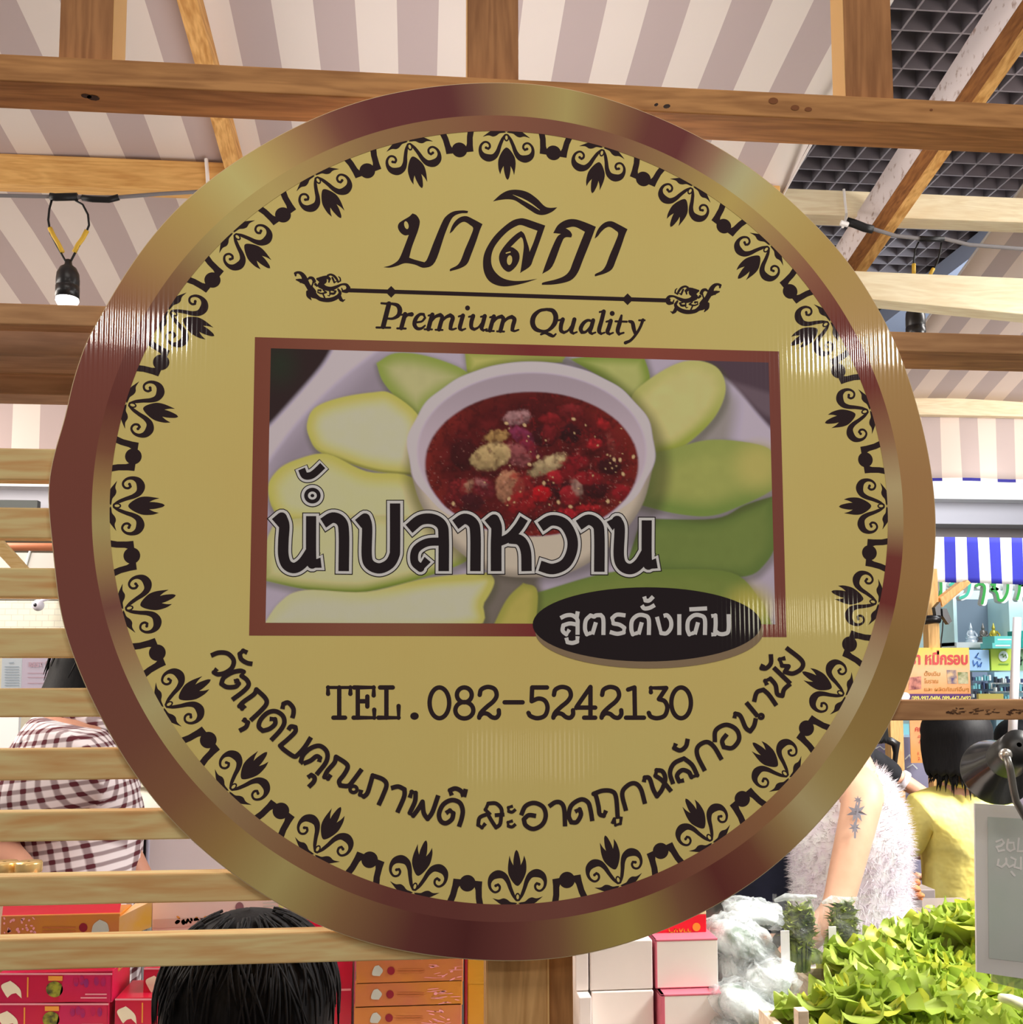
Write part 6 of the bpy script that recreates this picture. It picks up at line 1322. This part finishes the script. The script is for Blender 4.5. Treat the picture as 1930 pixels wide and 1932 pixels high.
b=MB(); c=P(1919,1165,4.0); d_=P(1909,1420,4.0); b.tube([c,d_],[.016,.018],14); tag(b.build('white_pole',mat('pole_white',alb((240,236,244),.95),.4),None,True),'slim white pole standing at the right, crossing the rail','pole')
# below the rail: post, orange notice, glass counter
b=MB(); b.box(P(1681,1400,4.4).x,P(1705,1400,4.4).x,4.4,4.46,0,P(0,1340,4.4).z); tag(b.build('counter_post',W2),'far pine post left of the orange notice, below the rail','post')
t=thing('orange_notice','orange paper notice with red writing, beside the black bob','notice',P(1740,1440,4.494)); b=MB(); b.pxbox(1716,1350,1775,1439,4.494,.004); b.build('notice_sheet',noisy('orange_paper',alb((250,168,96),.95),alb((250,182,130),.95),5,.6),t)
textmesh('คนอร่อย',14,1727,1380,4.490,'notice_title',REDL,t,.01,40); textmesh('อบแห้ง',9,1732,1392,4.490,'notice_line',REDL,t,0,26); textmesh('อร่อย',9,1734,1402,4.490,'notice_line',REDL,t,0,22); textmesh('1. บาท',8,1732,1424,4.490,'notice_line',REDL,t,0,22); textmesh('2. บาท',8,1732,1434,4.490,'notice_line',REDL,t,0,22)
t=thing('glass_counter','grey glass counter with white script behind the black sleeve','counter',P(1700,1500,4.7)); b=MB(); a=P(1560,1392,4.7); c=P(1770,1392,4.7); b.box(a.x,c.x,4.7,5.05,0,a.z,0); b.build('counter_body',noisy('counter_glass',alb((168,166,196),.9),alb((146,146,180),.9),5,.25,.6),t)
b=MB(); f=front(4.695); 
for s_ in ([(1652,1412),(1660,1408),(1668,1414),(1676,1408),(1684,1413)],[(1660,1430),(1668,1424),(1670,1434),(1676,1424)],[(1708,1432),(1716,1424),(1720,1434),(1728,1426),(1734,1436)],[(1712,1448),(1722,1442),(1730,1450)]): ribbon(b,s_,2.4,f)
b.flat().build('counter_script',white_p,t)
b=MB(); b.tube(tp([(1668,1395),(1680,1398),(1690,1404),(1690,1420),(1687,1450),(1686,1500),(1686,2000)],4.2)+[Vector((P(1686,1500,4.2).x,4.2,0))],[.012,.018,.020,.012,.010,.010,.010,.010],8); tag(b.build('counter_scale_arm',MATS['black_plastic'],None,True),'curved black stand beside the far counter post','stand')
b=MB(); b.pxbox(1700,1366,1716,1400,4.9,.05); tag(b.build('cyan_packet',mat('packet_cyan',alb((150,226,232),.95),.4)),'small cyan packet left of the orange notice','packet')
b=MB()
rg=random.Random(12)
for k in range(160):
    c=P(rg.uniform(1684,1712),rg.uniform(1560,1660),3.2+rg.uniform(-.1,.1)); b.ball(c,rg.uniform(.006,.016),5,6,rg.randrange(3))
tag(b.build('packed_snacks',[mat('snack_grey',alb((150,140,140),.9),.2,.7),mat('snack_white',alb((240,236,240),.95),.15,.8),mat('snack_brown',alb((150,116,96),.9),.3)],None,True),'heap of glinting snack packets between the two people at the right','snacks',None,'stuff')
t=thing('food_tray','small tray of orange fried food beside the yellow sleeve','food',P(1713,1690,2.9)); b=MB()
for k in range(40):
    c=P(rg.uniform(1694,1734),rg.uniform(1664,1706),2.9+rg.uniform(-.05,.05)); b.ball(c,(rg.uniform(.008,.018),rg.uniform(.008,.018),rg.uniform(.006,.012)),6,8)
b.build('fried_food',noisy('fried_orange',alb((206,140,84),.9),alb((170,100,56),.9),30,.6),t,True); b=MB(); b.pxbox(1686,1700,1740,1712,2.84,.16); b.build('tray',MATS['snack_grey'],t)
b=MB(); b.pxbox(1380,1560,1500,1760,2.95,.06,0); tag(b.build('dark_cloth_panel',noisy('dark_navy_cloth',alb((42,46,66),.9),alb((30,34,48),.9),8,.8)),'dark navy cloth hanging behind the white vest, by the sign rim','cloth')
table(1.32,1.62,2.84,3.02,P(1713,1712,2.9).z-.001,'grey side counter carrying the fried food tray',MATS['snack_grey'])
table(P(1678,1400,3.2).x,P(1720,1400,3.2).x,3.08,3.32,P(1700,1664,3.2).z,'small grey stand under the glinting snack packets',MATS['snack_grey'])
# ================================================================== FAR SHOPS ON THE LEFT
Yz=5.0
b=MB(); b.pxbox(-300,1132,330,1200,Yz,.05,0)
tile=mat('wall_tile_cream',alb((246,238,220),.95),.3); L=tile.node_tree.links; g=N(tile,'ShaderNodeNewGeometry'); br=N(tile,'ShaderNodeTexBrick'); mp_=N(tile,'ShaderNodeMapping'); mp_.inputs['Rotation'].default_value=(math.pi/2,0,0); L.new(g.outputs['Position'],mp_.inputs[0]); L.new(mp_.outputs[0],br.inputs['Vector']); br.inputs['Scale'].default_value=9; br.inputs['Color1'].default_value=(*alb((248,240,222),.95),1); br.inputs['Color2'].default_value=(*alb((242,234,214),.95),1); br.inputs['Mortar'].default_value=(*alb((214,206,190),.95),1); br.inputs['Mortar Size'].default_value=.012; L.new(br.outputs[0],bsdf(tile).inputs['Base Color'])
struct(b.build('wall_tiled',tile))
b=MB(); b.pxbox(-300,1040,330,1132,Yz+.1,.05); struct(b.build('wall_grey',mat('wall_grey_panel',alb((196,190,182),.95),.5)))
b=MB(); b.pxbox(-300,1198,330,1980,4.6,.05); struct(b.build('wall_lower',mat('wall_cream_lower',alb((240,230,206),.95),.6)))
b=MB(); b.tube([P(-200,1030,4.4),P(330,1034,4.4)],.017,12); tag(b.build('orange_pipe',mat('pipe_orange',alb((238,150,110),.95),.4),None,True),'orange pipe running behind the slats at the left','pipe')
b=MB(); q=[P(-60,985,4.2),P(-30,985,4.2),P(52,1075,4.2),P(24,1075,4.2)]; v=Vector((0,.05,0)); b.hexa([q[0],q[1],q[1]+v,q[0]+v,q[3],q[2],q[2]+v,q[3]+v]); tag(b.build('diagonal_brace',wood('brace_pine',(240,200,140),(220,176,110),'X',.9)),'diagonal pale pine brace behind the slats at the left edge','brace')
b=MB(); b.tube(tp([(57,1038),(50,1062),(44,1085)],5.096),.005,6); tag(b.build('white_rod',white_p),'thin white slanting rod on the grey panel at the left','rod')
b=MB(); b.pxbox(-80,942,70,962,5.9,.05); tag(b.build('dark_duct',mat('duct_dark',alb((64,66,62),.8),.5)),'dark duct end under the white bulkhead at the left','duct')
t=thing('security_camera','round white security camera with a black lens behind the slats','camera',P(72,1142,4.9)); c=P(72,1142,4.9); b=MB(); b.ball(c,.027,14,20); b.tube([c+Vector((0,.02,.02)),c+Vector((.05,.09,.05))],.008,8); b.build('camera_shell',mat('camera_white',alb((228,222,236),.95),.3),t,True)
b=MB(); b.ball(c+Vector((-.004,-.0215,.0)),(.010,.008,.010),8,12); b.build('camera_lens',mat('lens_black',(.01,.01,.02),.2,.6),t,True)
PB=mat('paper_pale_blue',alb((214,222,230),.95),.6); PL=mat('paper_lilac',alb((216,202,220),.95),.6); INK2=mat('faded_print',alb((206,172,186),.95),.6); INK3=mat('faded_grey',alb((176,188,200),.95),.6)
t=thing('pinned_sheet','pale blue printed sheet pinned behind the slats at the left','notice',P(22,1270,4.596)); b=MB(); b.pxbox(4,1240,40,1299,4.596,.004,0); f=front(4.594)
for y in range(1258,1296,5): ribbon(b,[(9,y),(36,y)],2,f,1,caps='flat')
ribbon(b,[(17,1251),(26,1250)],2.5,f,1,caps='flat'); b.build('sheet',[PB,INK3],t,recalc=False)
t=thing('pinned_sheet','lilac sheet with a faded pink heading, right of the pale blue one','notice',P(75,1270,4.596)); b=MB(); b.pxbox(42,1240,109,1300,4.596,.004,0); f=front(4.594)
for y in (1270,1278,1289): ribbon(b,[(52,y),(96,y)],1.4,f,1,caps='flat')
disc(b,(90,1252),5,5.5,f,14,1); b.build('sheet',[PL,INK2],t,recalc=False); textmesh('BEST',12,54,1258,4.593,'sheet_heading',INK2,t,.03,28)
b=MB(); b.pxbox(-60,1345,33,1420,3.4,.02); tag(b.build('white_board',mat('board_white',alb((255,250,244),.98),.5)),'bright white board at the left edge behind the plaid shoulder','board')
